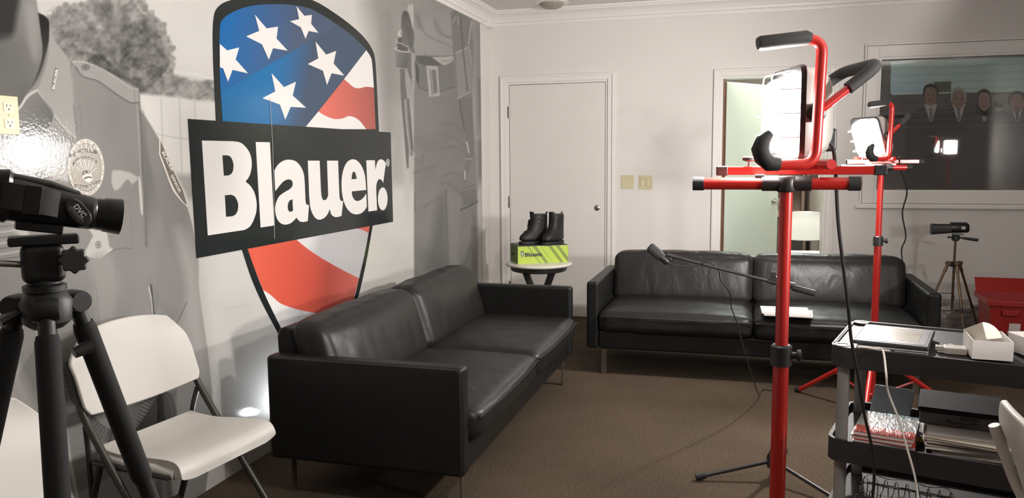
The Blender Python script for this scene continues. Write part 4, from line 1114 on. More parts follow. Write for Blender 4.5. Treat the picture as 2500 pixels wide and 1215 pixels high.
s1 = mth('GREATER_THAN', wv, 0.52); s2 = mth('GREATER_THAN', w2, 0.35)
msk = mth('MULTIPLY', mth('MULTIPLY', s1, s2), mth('GREATER_THAN', dg_, 0.125))
mx = nt.nodes.new('ShaderNodeMixRGB'); nt.links.new(msk, mx.inputs[0])
mx.inputs[1].default_value = (*srgb(166, 188, 58), 1); mx.inputs[2].default_value = (*srgb(112, 130, 46), 1)
nt.links.new(mx.outputs[0], b.inputs['Base Color'])
TH = math.radians(29)
bx = thing('shoe_box', (0.555, 5.645, 0.605), TH, 'lime green shoe box printed Blauer, on the round side table', 'box')
BW, BD, BH = 0.385, 0.250, 0.132
lidm = mat('dark_box_lid', (0.055, 0.05, 0.045), 0.5)
MB().b2((0.0, 0.0, 0.0), (BW, BD, BH - 0.004)).build('box_body', lime, bx, smooth=False)
MB().b2((0.002, 0.002, BH - 0.004), (BW - 0.002, BD - 0.002, BH)).build('lid', lidm, bx, smooth=False)
MB().b2((-0.0008, 0.0, 0.0), (0.0, BD, BH - 0.006)).build('end_panel', mat('olive_card', srgb(112, 138, 66), 0.45), bx, smooth=False)
MB().b2((BW, 0.0, 0.0), (BW + 0.0008, BD, BH - 0.004)).build('end_panel', mat('maroon_card', srgb(86, 40, 36), 0.5), bx, smooth=False)
logo_ink = mat('black_logo_ink', (0.012, 0.012, 0.012), 0.4)
logo_white = mat('white_logo_ink', (0.75, 0.78, 0.7), 0.4)
# the wordmark again, laid out from the banner lettering
def word(parent, fn, k_, m_, lvl=0):
    """letters in banner metres -> normalised (0..1 width)"""
    y0, z0 = wall(490, 575); y1, z1 = wall(944, 345)
    for ch in 'Blauer.':
        mb = MB(); LL = []
        for L in LET[ch]:
            c_ = S(conv(L, 5, 470, 340))
            ww = [wall(*p) for p in c_]
            LL.append([((p[0] - y0) * k_, (p[1] - z0) * k_) for p in ww])
        mb.flat(LL, fn)
        mb.build('letter', m_, parent, smooth=False)
yw = wall(944, 345)[0] - wall(490, 575)[0]
word(bx, lambda a, b_: (0.050 + a, -0.0006, 0.052 + b_), 0.135 / yw, logo_ink)
MB().flat([[(0.022, 0.094), (0.034, 0.096), (0.045, 0.092), (0.046, 0.070), (0.034, 0.044), (0.022, 0.068)]], lambda a, b_: (a, -0.0006, b_)).build('logo_shield', logo_ink, bx, smooth=False)
for (xa, xb, za) in ((0.025, 0.042, 0.078), (0.026, 0.040, 0.068), (0.030, 0.037, 0.058)):
    MB().flat([[(xa, za), (xb, za - 0.006), (xb, za - 0.001), (xa, za + 0.005)]], lambda a, b_: (a, -0.0012, b_)).build('logo_stripe', logo_white, bx, smooth=False)
for (xa, za) in ((0.029, 0.089), (0.036, 0.087), (0.042, 0.085)):
    MB().flat([el(xa, za, 0.0024, 0.0024, 6)], lambda a, b_: (a, -0.0012, b_)).build('logo_star', logo_white, bx, smooth=False)
word(bx, lambda a, b_: (-0.0014, 0.20 - a, 0.050 + b_), 0.10 / yw, logo_ink)

boot_m = mat('black_boot_leather', (0.014, 0.013, 0.012), 0.55, spec=0.35, bump=0.25, bscale=120, bdist=0.001)
sole_m = mat('black_boot_sole', (0.012, 0.012, 0.012), 0.65)
def make_boot(loc, rz, label, mirror=1):
    r = thing('work_boot', loc, rz, label, 'boot', 'pair of black boots on the shoe box')
    # toe points to local -Y
    def ring_(z, y0, y1, w, sq=0.75, yc=None):
        cy_ = (y0 + y1) / 2; hl = (y1 - y0) / 2; out = []
        for k in range(28):
            a = 2 * PI * k / 28; c_, s_ = math.cos(a), math.sin(a)
            wx = w * (1 - 0.20 * max(0, s_) ** 2) # narrower heel
            out.append((mirror * (wx * math.copysign(abs(c_) ** sq, c_)), cy_ + hl * math.copysign(abs(s_) ** 0.85, s_), z))
        return out
    MB().loft([ring_(0, -0.156, 0.092, 0.047), ring_(0.004, -0.161, 0.096, 0.049), ring_(0.016, -0.162, 0.097, 0.050), ring_(0.022, -0.160, 0.095, 0.049)]).build('sole', sole_m, r)
    up = [(0.020, -0.158, 0.093, 0.048), (0.045, -0.160, 0.095, 0.050), (0.066, -0.150, 0.093, 0.049), (0.084, -0.124, 0.091, 0.047), (0.100, -0.094, 0.090, 0.045),
          (0.120, -0.073, 0.089, 0.044), (0.142, -0.062, 0.088, 0.044), (0.165, -0.056, 0.087, 0.045), (0.190, -0.053, 0.087, 0.047), (0.212, -0.052, 0.086, 0.047), (0.222, -0.046, 0.082, 0.044)]
    MB().loft([ring_(*q_) for q_ in up]).build('upper', boot_m, r, subsurf=1)
    MB().loft([[(w_ * math.cos(a), y_ + 0.006 * math.sin(a) + 0.010 * math.cos(a) ** 2, z_) for a in np.linspace(0, 2 * PI, 17)[:-1]] for (z_, y_, w_) in ((0.150, -0.050, 0.022), (0.190, -0.052, 0.027), (0.222, -0.054, 0.029), (0.238, -0.058, 0.026), (0.243, -0.060, 0.018))]).build('tongue', boot_m, r)
    MB().loft([[(mirror * 0.046 * math.cos(a) * 1.05, 0.016 + 0.070 * math.sin(a), z_) for a in np.linspace(0, 2 * PI, 25)[:-1]] for z_ in (0.203, 0.223)]).build('padded_collar', boot_m, r, bevel=0.006)
    for k in range(5):
        z_ = 0.092 + k * 0.023; y_ = (-0.118, -0.088, -0.071, -0.064, -0.060)[k]
        MB().cyl((-0.026, y_ + 0.012, z_), (0.026, y_ + 0.010, z_ + 0.012), 0.0028, 6).build('lace', sole_m, r)
    for k in range(2):
        MB().lathe((mirror * 0.0445, -0.012, 0.165 + k * 0.034), [(0.011, 0), (0.011, 0.002), (0.006, 0.004)], 'X', 16).build('emblem_patch', mat('dark_rubber_patch', (0.05, 0.048, 0.046), 0.5), r)
    MB().tube(bend([(0, 0.084, 0.205), (0, 0.097, 0.235), (0, 0.082, 0.232), (0, 0.078, 0.205)], 0.01), 0.005, 8, flat=0.5).build('pull_loop', boot_m, r)
    return r
zb = 0.605 + 0.132
make_boot((0.646, 5.865, zb), math.radians(-40), 'left boot of the black pair, its lace tab hanging out, toe towards the mural')
bt = make_boot((0.783, 5.884, zb), math.radians(-20), 'right boot of the black pair, standing nearer the door knob side', -1)
MB().box((-0.048, -0.035, 0.150), (0.012, 0.03, 0.06), R=Matrix.Rotation(0.3, 3, 'Y')).build('hang_tag', mat('dark_tag', (0.05, 0.045, 0.04), 0.6), [o for o in bpy.data.objects if o.name.startswith('work_boot') and o.parent is None][0], bevel=0.001)

# ------------------------------------------------------------------ work light stands
red_m = mat('red_painted_steel', srgb(182, 34, 28), 0.35, spec=0.5, coat=0.3)
foam_m = mat('black_foam_grip', (0.03, 0.029, 0.028), 0.75, bump=0.3, bscale=300, bdist=0.001)
black_pl = mat('black_plastic', (0.022, 0.021, 0.021), 0.42)
lamp_grey = mat('lamp_housing_paint', (0.55, 0.53, 0.50), 0.35, 0.4)
cord_m = mat('black_cable', (0.02, 0.02, 0.02), 0.5)
refl_m = mat('lamp_reflector', (0.85, 0.84, 0.82), 0.25, 0.9)
def lens_mat(nm, s_):
    return mat(nm, (0.9, 0.9, 0.9), 0.3, emit=EMIT_COL, estr=s_)

def rot3(yaw=0.0, pitch=0.0):
    return Matrix.Rotation(yaw, 4, 'Z') @ Matrix.Rotation(pitch, 4, 'Y')

def lamp_head(root, loc, yaw, pitch, lens_m, side=-1, watts=100.0, beam=None):
    """halogen flood head: faces local -X; bent tube stand on one side, carrying loop behind"""
    hd = bpy.data.objects.new('lamp_head', None); COL.objects.link(hd); hd.parent = root
    hd.location = loc; hd.rotation_euler = (0, 0, yaw)
    pv = V((0.0, 0.0, 0.105))
    Rt = Matrix.Translation(pv) @ Matrix.Rotation(pitch, 4, 'Y')      # tilt of the housing about its pivots
    def tf(p): return Rt @ V(p)
    def add(mb, name, m_, **k):
        mb.bm.transform(Rt); return mb.build(name, m_, hd, **k)
    w, h = 0.092, 0.104
    sh = lambda x, a, b, r=0.02: [(x, (a - r) * c_[0] + r * c_[2], (b - r) * c_[1] + r * c_[3]) for c_ in
                          [(sx, sz, math.cos(t_), math.sin(t_)) for (sx, sz, t0) in ((1, 1, 0), (-1, 1, PI / 2), (-1, -1, PI), (1, -1, 3 * PI / 2)) for t_ in (t0, t0 + PI / 4, t0 + PI / 2)]]
    add(MB().loft([sh(-0.026, w, h), sh(0.012, w, h), sh(0.040, w * 0.86, h * 0.84), sh(0.058, w * 0.62, h * 0.60), sh(0.062, w * 0.5, h * 0.5)]), 'housing', lamp_grey)
    # bezel frame
    bz = MB(); prof_ = [sh(-0.036, w + 0.006, h + 0.006), sh(-0.024, w + 0.008, h + 0.008), sh(-0.024, w - 0.012, h - 0.012), sh(-0.036, w - 0.012, h - 0.012)]
    rr = [[bz.bm.verts.new(V(p)) for p in ring_] for ring_ in prof_]; n_ = len(rr[0])
    for a_ in range(4):
        A_, B_ = rr[a_], rr[(a_ + 1) % 4]
        for k in range(n_): bz.bm.faces.new((A_[k], A_[(k + 1) % n_], B_[(k + 1) % n_], B_[k]))
    add(bz, 'bezel', black_pl)
    ln_ = MB().loft([sh(-0.028, w - 0.013, h - 0.013), sh(-0.050, w - 0.016, h - 0.016), sh(-0.066, w - 0.026, h - 0.026), sh(-0.074, w - 0.046, h - 0.046)])
    add(ln_, 'lens', lens_m)
    bulb = bpy.data.lights.new('halogen_bulb', 'SPOT' if beam else 'POINT')
    if beam: bulb.spot_size = beam; bulb.spot_blend = 0.14
    bulb.energy = watts; bulb.color = EMIT_COL; bulb.shadow_soft_size = 0.15 if beam else 0.03
    bo = bpy.data.objects.new('halogen_bulb', bulb); COL.objects.link(bo); bo.parent = hd; bo.matrix_local = Rt @ Matrix.Translation((-0.105, 0, 0)) @ Matrix.Rotation(PI / 2, 4, 'Y')
    # wire guard
    for zz in (-0.055, 0.0, 0.055):
        add(MB().tube(bend([(-0.030, -w, zz), (-0.081, -w + 0.01, zz), (-0.081, w - 0.01, zz), (-0.030, w, zz)], 0.012), 0.0016, 6), 'guard_wire', lamp_grey)
    for yy in (-0.03, 0.03):
        add(MB().tube(bend([(-0.030, yy, -h), (-0.081, yy, -h + 0.01), (-0.081, yy, h - 0.01), (-0.030, yy, h)], 0.012), 0.0016, 6), 'guard_wire', lamp_grey)
    # junction box below the back
    add(MB().box((0.055, 0, -0.060), (0.05, 0.07, 0.055)), 'junction_box', black_pl, bevel=0.008)
    for sy in (-1, 1):
        add(MB().lathe((0.0, sy * (w + 0.002), 0.0), [(0.019, 0), (0.021, 0.004 * 1), (0.021, 0.014), (0.012, 0.018)], R=Matrix.Rotation(-sy * PI / 2, 3, 'X'), n=14), 'pivot_knob', black_pl)
    # carrying loop: from both pivots up and back, foam grips, joined at the top
    a = math.radians(38)
    for_pts = []
    d = V((math.cos(a), 0, math.sin(a)))
    for sy in (-1, 1):
        q0 = pv + V((0, sy * (w + 0.012), 0))
        q1 = q0 + d * 0.088
        MB().cyl(q0 - d * 0.015, q1, 0.0095, 12).build('loop_tube', red_m, hd)
        for_pts.append(q1)
    up_ = for_pts[0] + d * 0.090; up2 = for_pts[1] + d * 0.090
    MB().tube(bend([for_pts[0], up_, up2, for_pts[1]], 0.045), 0.0145, 12).build('loop_grip', foam_m, hd)
    # bent tube stand with foot and top handle
    ys = side * (w + 0.030)
    MB().tube(bend([(-0.115, ys, -0.012), (-0.008, ys, -0.012), (0.0, ys, 0.262), (-0.060, ys, 0.270)], 0.035), 0.0125, 14).build('stand_tube', red_m, hd)
    MB().tube([(-0.028, ys, 0.2675), (-0.038, ys, 0.2695), (-0.140, ys, 0.258), (-0.146, ys, 0.257)], [0.0135, 0.0165, 0.0165, 0.0135], 14).build('handle_grip', foam_m, hd)
    MB().tube([(-0.090, ys, -0.010), (-0.112, ys, -0.008), (-0.128, ys, 0.006), (-0.134, ys, 0.024), (-0.128, ys, 0.044), (-0.112, ys, 0.060)], [0.016, 0.020, 0.021, 0.021, 0.018, 0.010], 12).build('rubber_foot', rubber_m, hd)
    MB().tube(bend([(0.03, ys, -0.012), (0.03, -ys, -0.012), (0.0, -ys, -0.012)], 0.02), 0.0115, 12).build('base_tube', red_m, hd)
    return hd

def make_light_stand(label, loc, bars_yaw, heads, lens_m, leg_angles, clamp_z=0.905, top=1.315, cord=None, cord_r=0.0042, bar=(-0.215, 0.162), watts=100.0):
    r = thing('work_light_stand', loc, 0, label, 'work light')
    MB().cyl((0, 0, 0.09), (0, 0, clamp_z), 0.0185, 20).build('lower_pole', red_m, r)
    MB().cyl((0, 0, clamp_z), (0, 0, top), 0.0150, 20).build('upper_pole', red_m, r)
    cb = MB(); cb.lathe((0, 0, clamp_z - 0.028), [(0.020, 0), (0.0245, 0.002), (0.0245, 0.048), (0.020, 0.052)], n=24); cb.build('collar', black_pl, r)
    MB().lathe((0.022, -0.004, clamp_z), [(0.008, 0), (0.008, 0.012), (0.014, 0.014), (0.014, 0.022), (0.010, 0.024)], 'X', 10).build('clamp_knob', black_pl, r)
    c_, s_ = math.cos(bars_yaw), math.sin(bars_yaw)
    bx_ = lambda x, y, z: (x * c_ - y * s_, x * s_ + y * c_, z)
    MB().lathe((0, 0, top - 0.02), [(0.019, 0), (0.022, 0.004), (0.022, 0.034), (0.019, 0.038)], n=20).build('tee_hub', black_pl, r)
    MB().cyl(bx_(-0.055, 0, top), bx_(0.055, 0, top), 0.0175, 16).build('tee_sleeve', black_pl, r)
    b0, b1 = bar
    MB().cyl(bx_(b0 + 0.012, 0, top), bx_(-0.05, 0, top), 0.0145, 16).build('cross_bar', red_m, r)
    MB().cyl(bx_(0.05, 0, top), bx_(b1 - 0.012, 0, top), 0.0145, 16).build('cross_bar', red_m, r)
    for x in (b0, b1 - 0.026):
        MB().cyl(bx_(x, 0, top), bx_(x + 0.026, 0, top), 0.0165, 16).build('end_cap', rubber_m, r)
    zb_ = top + 0.0300
    MB().box(bx_(0.03, 0.042, zb_), (0.335, 0.024, 0.020), rz=bars_yaw).build('lamp_bracket', red_m, r, bevel=0.002)
    for x in (-0.148, 0.208):
        MB().box(bx_(x, 0.042, zb_), (0.028, 0.027, 0.023), rz=bars_yaw).build('end_cap', rubber_m, r, bevel=0.003)
    MB().cyl(bx_(-0.085, 0.042, zb_), bx_(-0.085, 0.042, zb_ + 0.026), 0.004, 10).build('bracket_bolt', metal_m, r)
    MB().lathe(bx_(-0.085, 0.042, zb_ + 0.022), [(0.007, 0), (0.016, 0.003), (0.016, 0.010), (0.012, 0.012)], n=12).build('wing_knob', black_pl, r)
    for x in (-0.06, 0.06):
        MB().box(bx_(x, 0.022, top + 0.016), (0.022, 0.055, 0.010), rz=bars_yaw).build('bracket_clip', metal_m, r, bevel=0.001)
    for hd_ in heads:
        hl, yaw, pitch = hd_[:3]
        lamp_head(r, (hl[0], hl[1], hl[2]), yaw, pitch, lens_m, watts=hd_[3] if len(hd_) > 3 else watts, beam=hd_[4] if len(hd_) > 4 else None)
    # tripod
    MB().lathe((0, 0, 0.30), [(0.021, 0), (0.027, 0.004), (0.027, 0.046), (0.021, 0.050)], n=20).build('leg_collar', red_m, r)
    MB().lathe((0, 0, 0.085), [(0.017, 0), (0.024, 0.004), (0.024, 0.030), (0.019, 0.034)], n=20).build('brace_collar', red_m, r)
    for a in leg_angles:
        e = V((math.cos(a), math.sin(a), 0))
        lg = MB().tube([e * 0.026 + V((0, 0, 0.325)), e * 0.47 + V((0, 0, 0.016))], 0.0130, 12).build('leg', red_m, r)
        MB().tube([e * 0.462 + V((0, 0, 0.022)), e * 0.492 + V((0, 0, 0.012))], 0.0155, 12).build('foot_cap', rubber_m, lg)
        MB().tube([e * 0.024 + V((0, 0, 0.102)), e * 0.235 + V((0, 0, 0.178))], 0.008, 8, flat=0.6).build('brace', red_m, r)
    if cord:
        cm = MB(); rp_ = [V(p) - V(loc) for p in cord]
        cm.tube(catmull(rp_, 6), cord_r, 8).build('power_cord', cord_m, r)
    return r

cord1 = [(2.330, 2.02, 1.412), (2.346, 2.03, 1.395), (2.356, 2.05, 1.331), (2.366, 2.060, 1.223), (2.382, 2.080, 1.122), (2.402, 2.120, 1.015), (2.423, 2.200, 0.905), (2.450, 2.250, 0.796), (2.473, 2.300, 0.692), (2.505, 2.350, 0.574), (2.522, 2.400, 0.485), (2.528, 2.450, 0.385), (2.523, 2.480, 0.255), (2.53, 2.47, 0.10), (2.56, 2.42, 0.012), (2.75, 2.30, 0.006)]
cord2 = [(2.90, 4.50, 1.37), (2.924, 4.600, 1.312), (2.996, 4.800, 1.180), (3.047, 5.200, 1.037), (3.150, 5.640, 0.858), (3.165, 5.850, 0.751), (3.178, 5.855, 0.638), (3.188, 5.86, 0.45), (3.19, 5.87, 0.15), (3.22, 5.95, 0.008), (3.35, 6.5, 0.006)]
make_light_stand('red work light stand in the foreground, its lit lamp above our eye line', (2.243, 2.0, 0), 0.0,
                 [((0.030, 0.075, 1.372), 0.30, 0.0)], lens_mat('near_lamp_lens', LENS1),
                 [math.radians(a) for a in (-70, 50, 170)], cord=cord1, watts=LAMP_W['near'])
make_light_stand('red work light stand farther back before the facing sofa, lamp tilted down and lit', (2.825, 4.55, 0), math.radians(8),
                 [((-0.04, 0.04, 1.372), 0.62, -0.35)], lens_mat('far_lamp_lens', LENS2),
                 [math.radians(a) for a in (137, 17, -103)], clamp_z=0.935, cord=cord2, bar=(-0.20, 0.15), watts=LAMP_W['far'])

make_light_stand('third red work light stand, outside the picture, mirrored in the window glass', (4.80, 1.40, 0), math.radians(-85),
                 [((0.0, 0.06, 1.372), -1.35, 0.0), ((-0.02, -0.24, 1.372), -0.66, 0.44, LAMP_W['wall'], math.radians(87))], lens_mat('side_lamp_lens', 45.0),  # second head added out of view to brighten the far wall
                 [math.radians(a) for a in (100, -20, 220)], watts=LAMP_W['side'])

# ------------------------------------------------------------------ microphone on a boom stand
ms = thing('microphone_stand', (2.293, 3.507, 0), 0, 'black boom microphone stand on three feet behind the near red pole', 'microphone stand')
boom_m = mat('satin_black_tube', (0.018, 0.018, 0.018), 0.35)
for a in (199, -41, 79):
    e = V((math.cos(math.radians(a)), math.sin(math.radians(a)), 0))
    lg = MB().tube([e * 0.02 + V((0, 0, 0.075)), e * 0.30 + V((0, 0, 0.020))], 0.0085, 10).build('leg', boom_m, ms)
    MB().tube([e * 0.295 + V((0, 0, 0.021)), e * 0.335 + V((0, 0, 0.014))], 0.014, 10).build('foot_cap', rubber_m, lg)
MB().lathe((0, 0, 0.045), [(0.012, 0), (0.026, 0.006), (0.028, 0.05), (0.016, 0.075), (0.012, 0.09)], n=20).build('leg_hub', boom_m, ms)
MB().cyl((0, 0, 0.05), (0, 0, 0.845), 0.0085, 14).build('pole', boom_m, ms)
MB().lathe((0, 0, 0.50), [(0.012, 0), (0.015, 0.01), (0.015, 0.06), (0.012, 0.07)], n=16).build('height_clutch', boom_m, ms)
o_ = V((2.293, 3.507, 0))
pv_ = V((2.272, 3.485, 0.864)) - o_
MB().lathe((pv_.x, pv_.y + 0.012, pv_.z), [(0.019, -0.014), (0.021, -0.010), (0.021, 0.010), (0.019, 0.014)], 'Y', 18).build('boom_clamp', black_pl, ms)
MB().box(pv_ + V((0.0, -0.002, 0.026)), (0.022, 0.012, 0.022)).build('clamp_lever', black_pl, ms, bevel=0.003)
bA, bB = V((1.845, 3.485, 0.958)) - o_, V((2.438, 3.485, 0.815)) - o_
MB().cyl(bA, bB, 0.0065, 12).build('boom', boom_m, ms)
dd = (bB - bA).normalized()
MB().tube([bB - dd * 0.095, bB - dd * 0.09, bB - dd * 0.004, bB], [0.010, 0.0135, 0.0135, 0.010], 12).build('boom_weight', rubber_m, ms)
MB().tube([pv_ + dd * 0.05, pv_ + dd * 0.085], 0.0125, 12).build('boom_clutch', black_pl, ms)
MB().tube([bA - dd * 0.012, bA + dd * 0.03], 0.009, 12).build('mic_adapter', black_pl, ms)
mic = thing('microphone', tuple(V((1.80, 3.485, 0.955))), 0, 'black foam covered microphone clipped to the end of the boom', 'microphone')
q0, q1 = V((-0.044, 0, 0.042)), V((0.040, 0, -0.030))
dv = (q1 - q0).normalized()
MB().tube([q0, q0 + dv * 0.006, q0 + dv * 0.05, q0 + dv * 0.07], [0.012, 0.0215, 0.0225, 0.019], 18).build('windscreen', foam_m, mic)
MB().tube([q0 + dv * 0.066, q1 - dv * 0.01, q1], [0.017, 0.0165, 0.012], 18).build('mic_body', boom_m, mic)
MB().tube(bend([q1 - dv * 0.02, q1 + V((0.012, 0, 0.010)), V((0.045, 0, 0.003))], 0.01), 0.006, 8).build('mic_clip', black_pl, mic)
mc = [(1.842, 3.470, 0.926), (1.896, 3.470, 0.914), (1.956, 3.470, 0.919), (2.007, 3.470, 0.938), (2.045, 3.520, 0.903), (2.057, 3.600, 0.838), (2.095, 3.700, 0.769), (2.102, 3.800, 0.685), (2.129, 3.900, 0.589), (2.166, 4.050, 0.416), (2.210, 4.250, 0.240), (2.25, 4.6, 0.05), (2.28, 4.86, 0.006), (2.346, 4.851, 0.005), (2.40, 4.90, 0.005)]
t = MB().tube(catmull([V(p) for p in mc], 6), 0.0028, 6).build('microphone_cable', cord_m)
tag(t, 'thin black microphone cable hanging from the boom down to the carpet under the sofa', 'cable')

# ------------------------------------------------------------------ camcorder on the near tripod
def tripod(label, loc, H, leg_len_r, angles, foam=True, metal=None, s=1.0, head=True, foam_r=0.0195):
    r = thing('camera_tripod', loc, 0, label, 'tripod')
    blk = mat('tripod_black', (0.010, 0.010, 0.010), 0.5) if metal is None else metal
    for a in angles:
        e = V((math.cos(a), math.sin(a), 0))
        top_ = e * 0.050 * s + V((0, 0, H)); bot_ = e * leg_len_r + V((0, 0, 0.012))
        ax = bot_ - top_
        f = lambda t_: top_ + ax * t_
        lg = MB().tube([f(0.0), f(0.10)], 0.014 * s, 10).build('leg', blk, r)
        if foam:
            MB().tube([f(0.030), f(0.038), f(0.262), f(0.27)], [foam_r * 0.85, foam_r, foam_r, foam_r * 0.85], 14).build('leg_foam', mat('tripod_foam', (0.009, 0.009, 0.009), 0.85), lg)
            MB().tube([f(0.27), f(0.56)], 0.0140, 10).build('leg_section', blk, lg)
            MB().tube([f(0.55), f(0.595)], 0.0170, 10).build('leg_lock', black_pl, lg)
            MB().tube([f(0.59), f(0.99)], 0.0105, 10).build('leg_section', blk, lg)
        else:
            MB().tube([f(0.08), f(0.50)], 0.0105 * s, 10).build('leg_section', blk, lg)
            MB().tube([f(0.48), f(0.53)], 0.0125 * s, 10).build('leg_lock', black_pl, lg)
            MB().tube([f(0.52), f(0.99)], 0.0085 * s, 10).build('leg_section', blk, lg)
            MB().tube([f(0.55) , V((0, 0, f(0.55).z + 0.0))], 0.004 * s, 6).build('brace', blk, r)
        MB().tube([f(0.975), f(1.0)], 0.013 * s, 10).build('foot', rubber_m, lg)
        MB().lathe(e * 0.052 * s + V((0, 0, H)), [(0.018 * s, -0.020 * s), (0.020 * s, -0.014 * s), (0.020 * s, 0.014 * s), (0.018 * s, 0.020 * s)], R=Matrix.Rotation(a, 3, 'Z') @ Matrix.Rotation(PI / 2, 3, 'X'), n=14).build('leg_hinge', blk, r)
    return r
T0 = V((1.172, 0.922, 0))
ang = [math.radians(a - 47) for a in (-45, 75, -165)]
tp = tripod('large black tripod in the left foreground with foam wrapped legs, carrying the camcorder', tuple(T0), 1.172, 0.385, ang, foam_r=0.0168, s=0.85)
tp.rotation_euler = (0, 0, math.radians(47))
HZ = 0.0
blk = mat('tripod_black')
tph = bpy.data.objects.new('fluid_head', None); COL.objects.link(tph); tph.parent = tp; tph.scale = (0.8, 0.8, 0.8); tph.location = (0, 0, 0.271)
MB().lathe((0, 0, 1.085), [(0.026, 0), (0.040, 0.012), (0.044, 0.05), (0.036, 0.062), (0.030, 0.07)], n=24).build('spider', blk, tph)
MB().cyl((0, 0, 0.72), (0, 0, 1.10), 0.0150, 16).build('center_column', blk, tph)
MB().lathe((0, 0, 1.150), [(0.028, 0), (0.036, 0.004), (0.036, 0.014), (0.028, 0.018), (0.024, 0.03)], n=24).build('bowl', blk, tph)
MB().box((0.0, 0, 1.205), (0.070, 0.060, 0.070)).build('pan_head', blk, tph, bevel=0.014, seg=3)
MB().box((0.004, 0, 1.2465), (0.112, 0.058, 0.016)).build('plate_clamp', blk, tph, bevel=0.004)
kd = mat('tripod_knob_plastic', (0.045, 0.045, 0.047), 0.45)
kb = MB(); kr = []
for h_, rs in ((0, 0.8), (0.003, 1.0), (0.016, 1.0), (0.019, 0.85)):
    kr.append([(0.0225 * rs * (1 + 0.10 * math.cos(8 * t_)) * math.cos(t_), -h_, 0.0225 * rs * (1 + 0.10 * math.cos(8 * t_)) * math.sin(t_)) for t_ in np.linspace(0, 2 * PI, 49)[:-1]])
kb.loft(kr); kb.bm.transform(Matrix.Translation((0.048, -0.042, 1.212)) ); kb.build('tilt_knob', kd, tph)
MB().cyl((0.02, -0.015, 1.212), (0.046, -0.040, 1.212), 0.009, 12).build('knob_shaft', blk, tph)
MB().tube([(-0.03, -0.01, 1.205), (-0.075, -0.02, 1.212)], 0.006, 10).build('handle_rod', metal_m, tph)
MB().tube([(-0.072, -0.02, 1.2115), (-0.08, -0.022, 1.211), (-0.24, -0.05, 1.195)], [0.010, 0.0135, 0.0145], 12).build('pan_handle', blk, tph)
MB().tube([(-0.045, 0.0, 1.118), (-0.075, -0.012, 1.106)], [0.012, 0.017], 8, flat=0.6).build('leg_lever', black_pl, tph)
MB().tube([(0.070, -0.006, 1.045), (0.038, -0.016, 1.035)], [0.013, 0.010], 10).build('column_lock', black_pl, tph)

cam_body = mat('camcorder_black', (0.012, 0.012, 0.012), 0.32)
cam_grey = mat('camcorder_dark_grey', (0.030, 0.031, 0.028), 0.35)
yawc = math.radians(51); ptc = math.radians(10)
cc = bpy.data.objects.new('camcorder', None); COL.objects.link(cc)
cc.location = (T0.x - 0.002, T0.y - 0.002, 1.2790); cc.scale = (0.70, 0.70, 0.72); cc.rotation_euler = (0, 0, yawc)
tag(cc, 'black camcorder lettered DVC on the near tripod, pointing right', 'camcorder')
def rr_ring(x, cy, cz, w, h, k=2.6, n=28):
    out = []
    for i in range(n):
        a = 2 * PI * i / n; c_, s_ = math.cos(a), math.sin(a)
        out.append((x, cy + w * math.copysign(abs(c_) ** (2 / k), c_), cz + h * math.copysign(abs(s_) ** (2 / k), s_)))
    return out
def cbuild(mb, name, m_, parent=None, **k):
    if parent is None:
        mb.bm.transform(Matrix.Translation((0, 0, 0.05)) @ Matrix.Rotation(ptc, 4, 'Y') @ Matrix.Translation((0, 0, -0.05)))
    return mb.build(name, m_, parent or cc, **k)
cbuild(MB().loft([rr_ring(-0.095, 0, 0.060, 0.030, 0.036), rr_ring(-0.088, 0, 0.060, 0.034, 0.042), rr_ring(-0.05, 0, 0.062, 0.036, 0.045), rr_ring(0.0, 0, 0.060, 0.036, 0.042), rr_ring(0.06, 0.002, 0.055, 0.036, 0.037), rr_ring(0.105, 0.002, 0.052, 0.036, 0.034), rr_ring(0.112, 0.002, 0.052, 0.034, 0.032)]), 'body', cam_body, subsurf=1)
cbuild(MB().loft([rr_ring(-0.135, 0.0, 0.058, 0.026, 0.034, 4), rr_ring(-0.120, 0.0, 0.062, 0.032, 0.046, 4), rr_ring(-0.055, 0.0, 0.066, 0.039, 0.053, 4), rr_ring(-0.048, 0.0, 0.066, 0.034, 0.046, 4)]), 'battery', cam_body)
cbuild(MB().lathe((0.108, 0.002, 0.052), [(0.031, 0), (0.033, 0.004), (0.033, 0.014), (0.0355, 0.018), (0.0375, 0.045), (0.038, 0.050), (0.033, 0.050), (0.030, 0.040)], 'X', 36), 'lens_hood', cam_body)
cbuild(MB().lathe((0.140, 0.002, 0.052), [(0.029, 0), (0.029, 0.004), (0.02, 0.008)], 'X', 30), 'front_lens', mat('dark_lens_glass', (0.01, 0.01, 0.015), 0.05))
cbuild(MB().loft([rr_ring(-0.085, 0.0, 0.100, 0.014, 0.009, 2.4), rr_ring(-0.05, 0.0, 0.103, 0.016, 0.010, 2.4), rr_ring(0.02, 0.0, 0.099, 0.018, 0.009, 2.4), rr_ring(0.075, 0.0, 0.086, 0.016, 0.008, 2.4)]), 'top_grip', cam_grey)
cbuild(MB().loft([[(x_, y_, z_ - 0.026), (x_, y_ - 0.005, z_ - 0.026), (x_, y_ - 0.005, z_ + 0.026), (x_, y_, z_ + 0.026)] for (x_, y_, z_) in ((-0.066, -0.036, 0.068), (-0.045, -0.052, 0.068), (-0.01, -0.057, 0.066), (0.018, -0.051, 0.064), (0.036, -0.036, 0.062))]), 'hand_strap', foam_m, bevel=0.002)
cbuild(MB().box((-0.012, -0.060, 0.066), (0.030, 0.006, 0.058)), 'strap_buckle', cam_body, bevel=0.004)
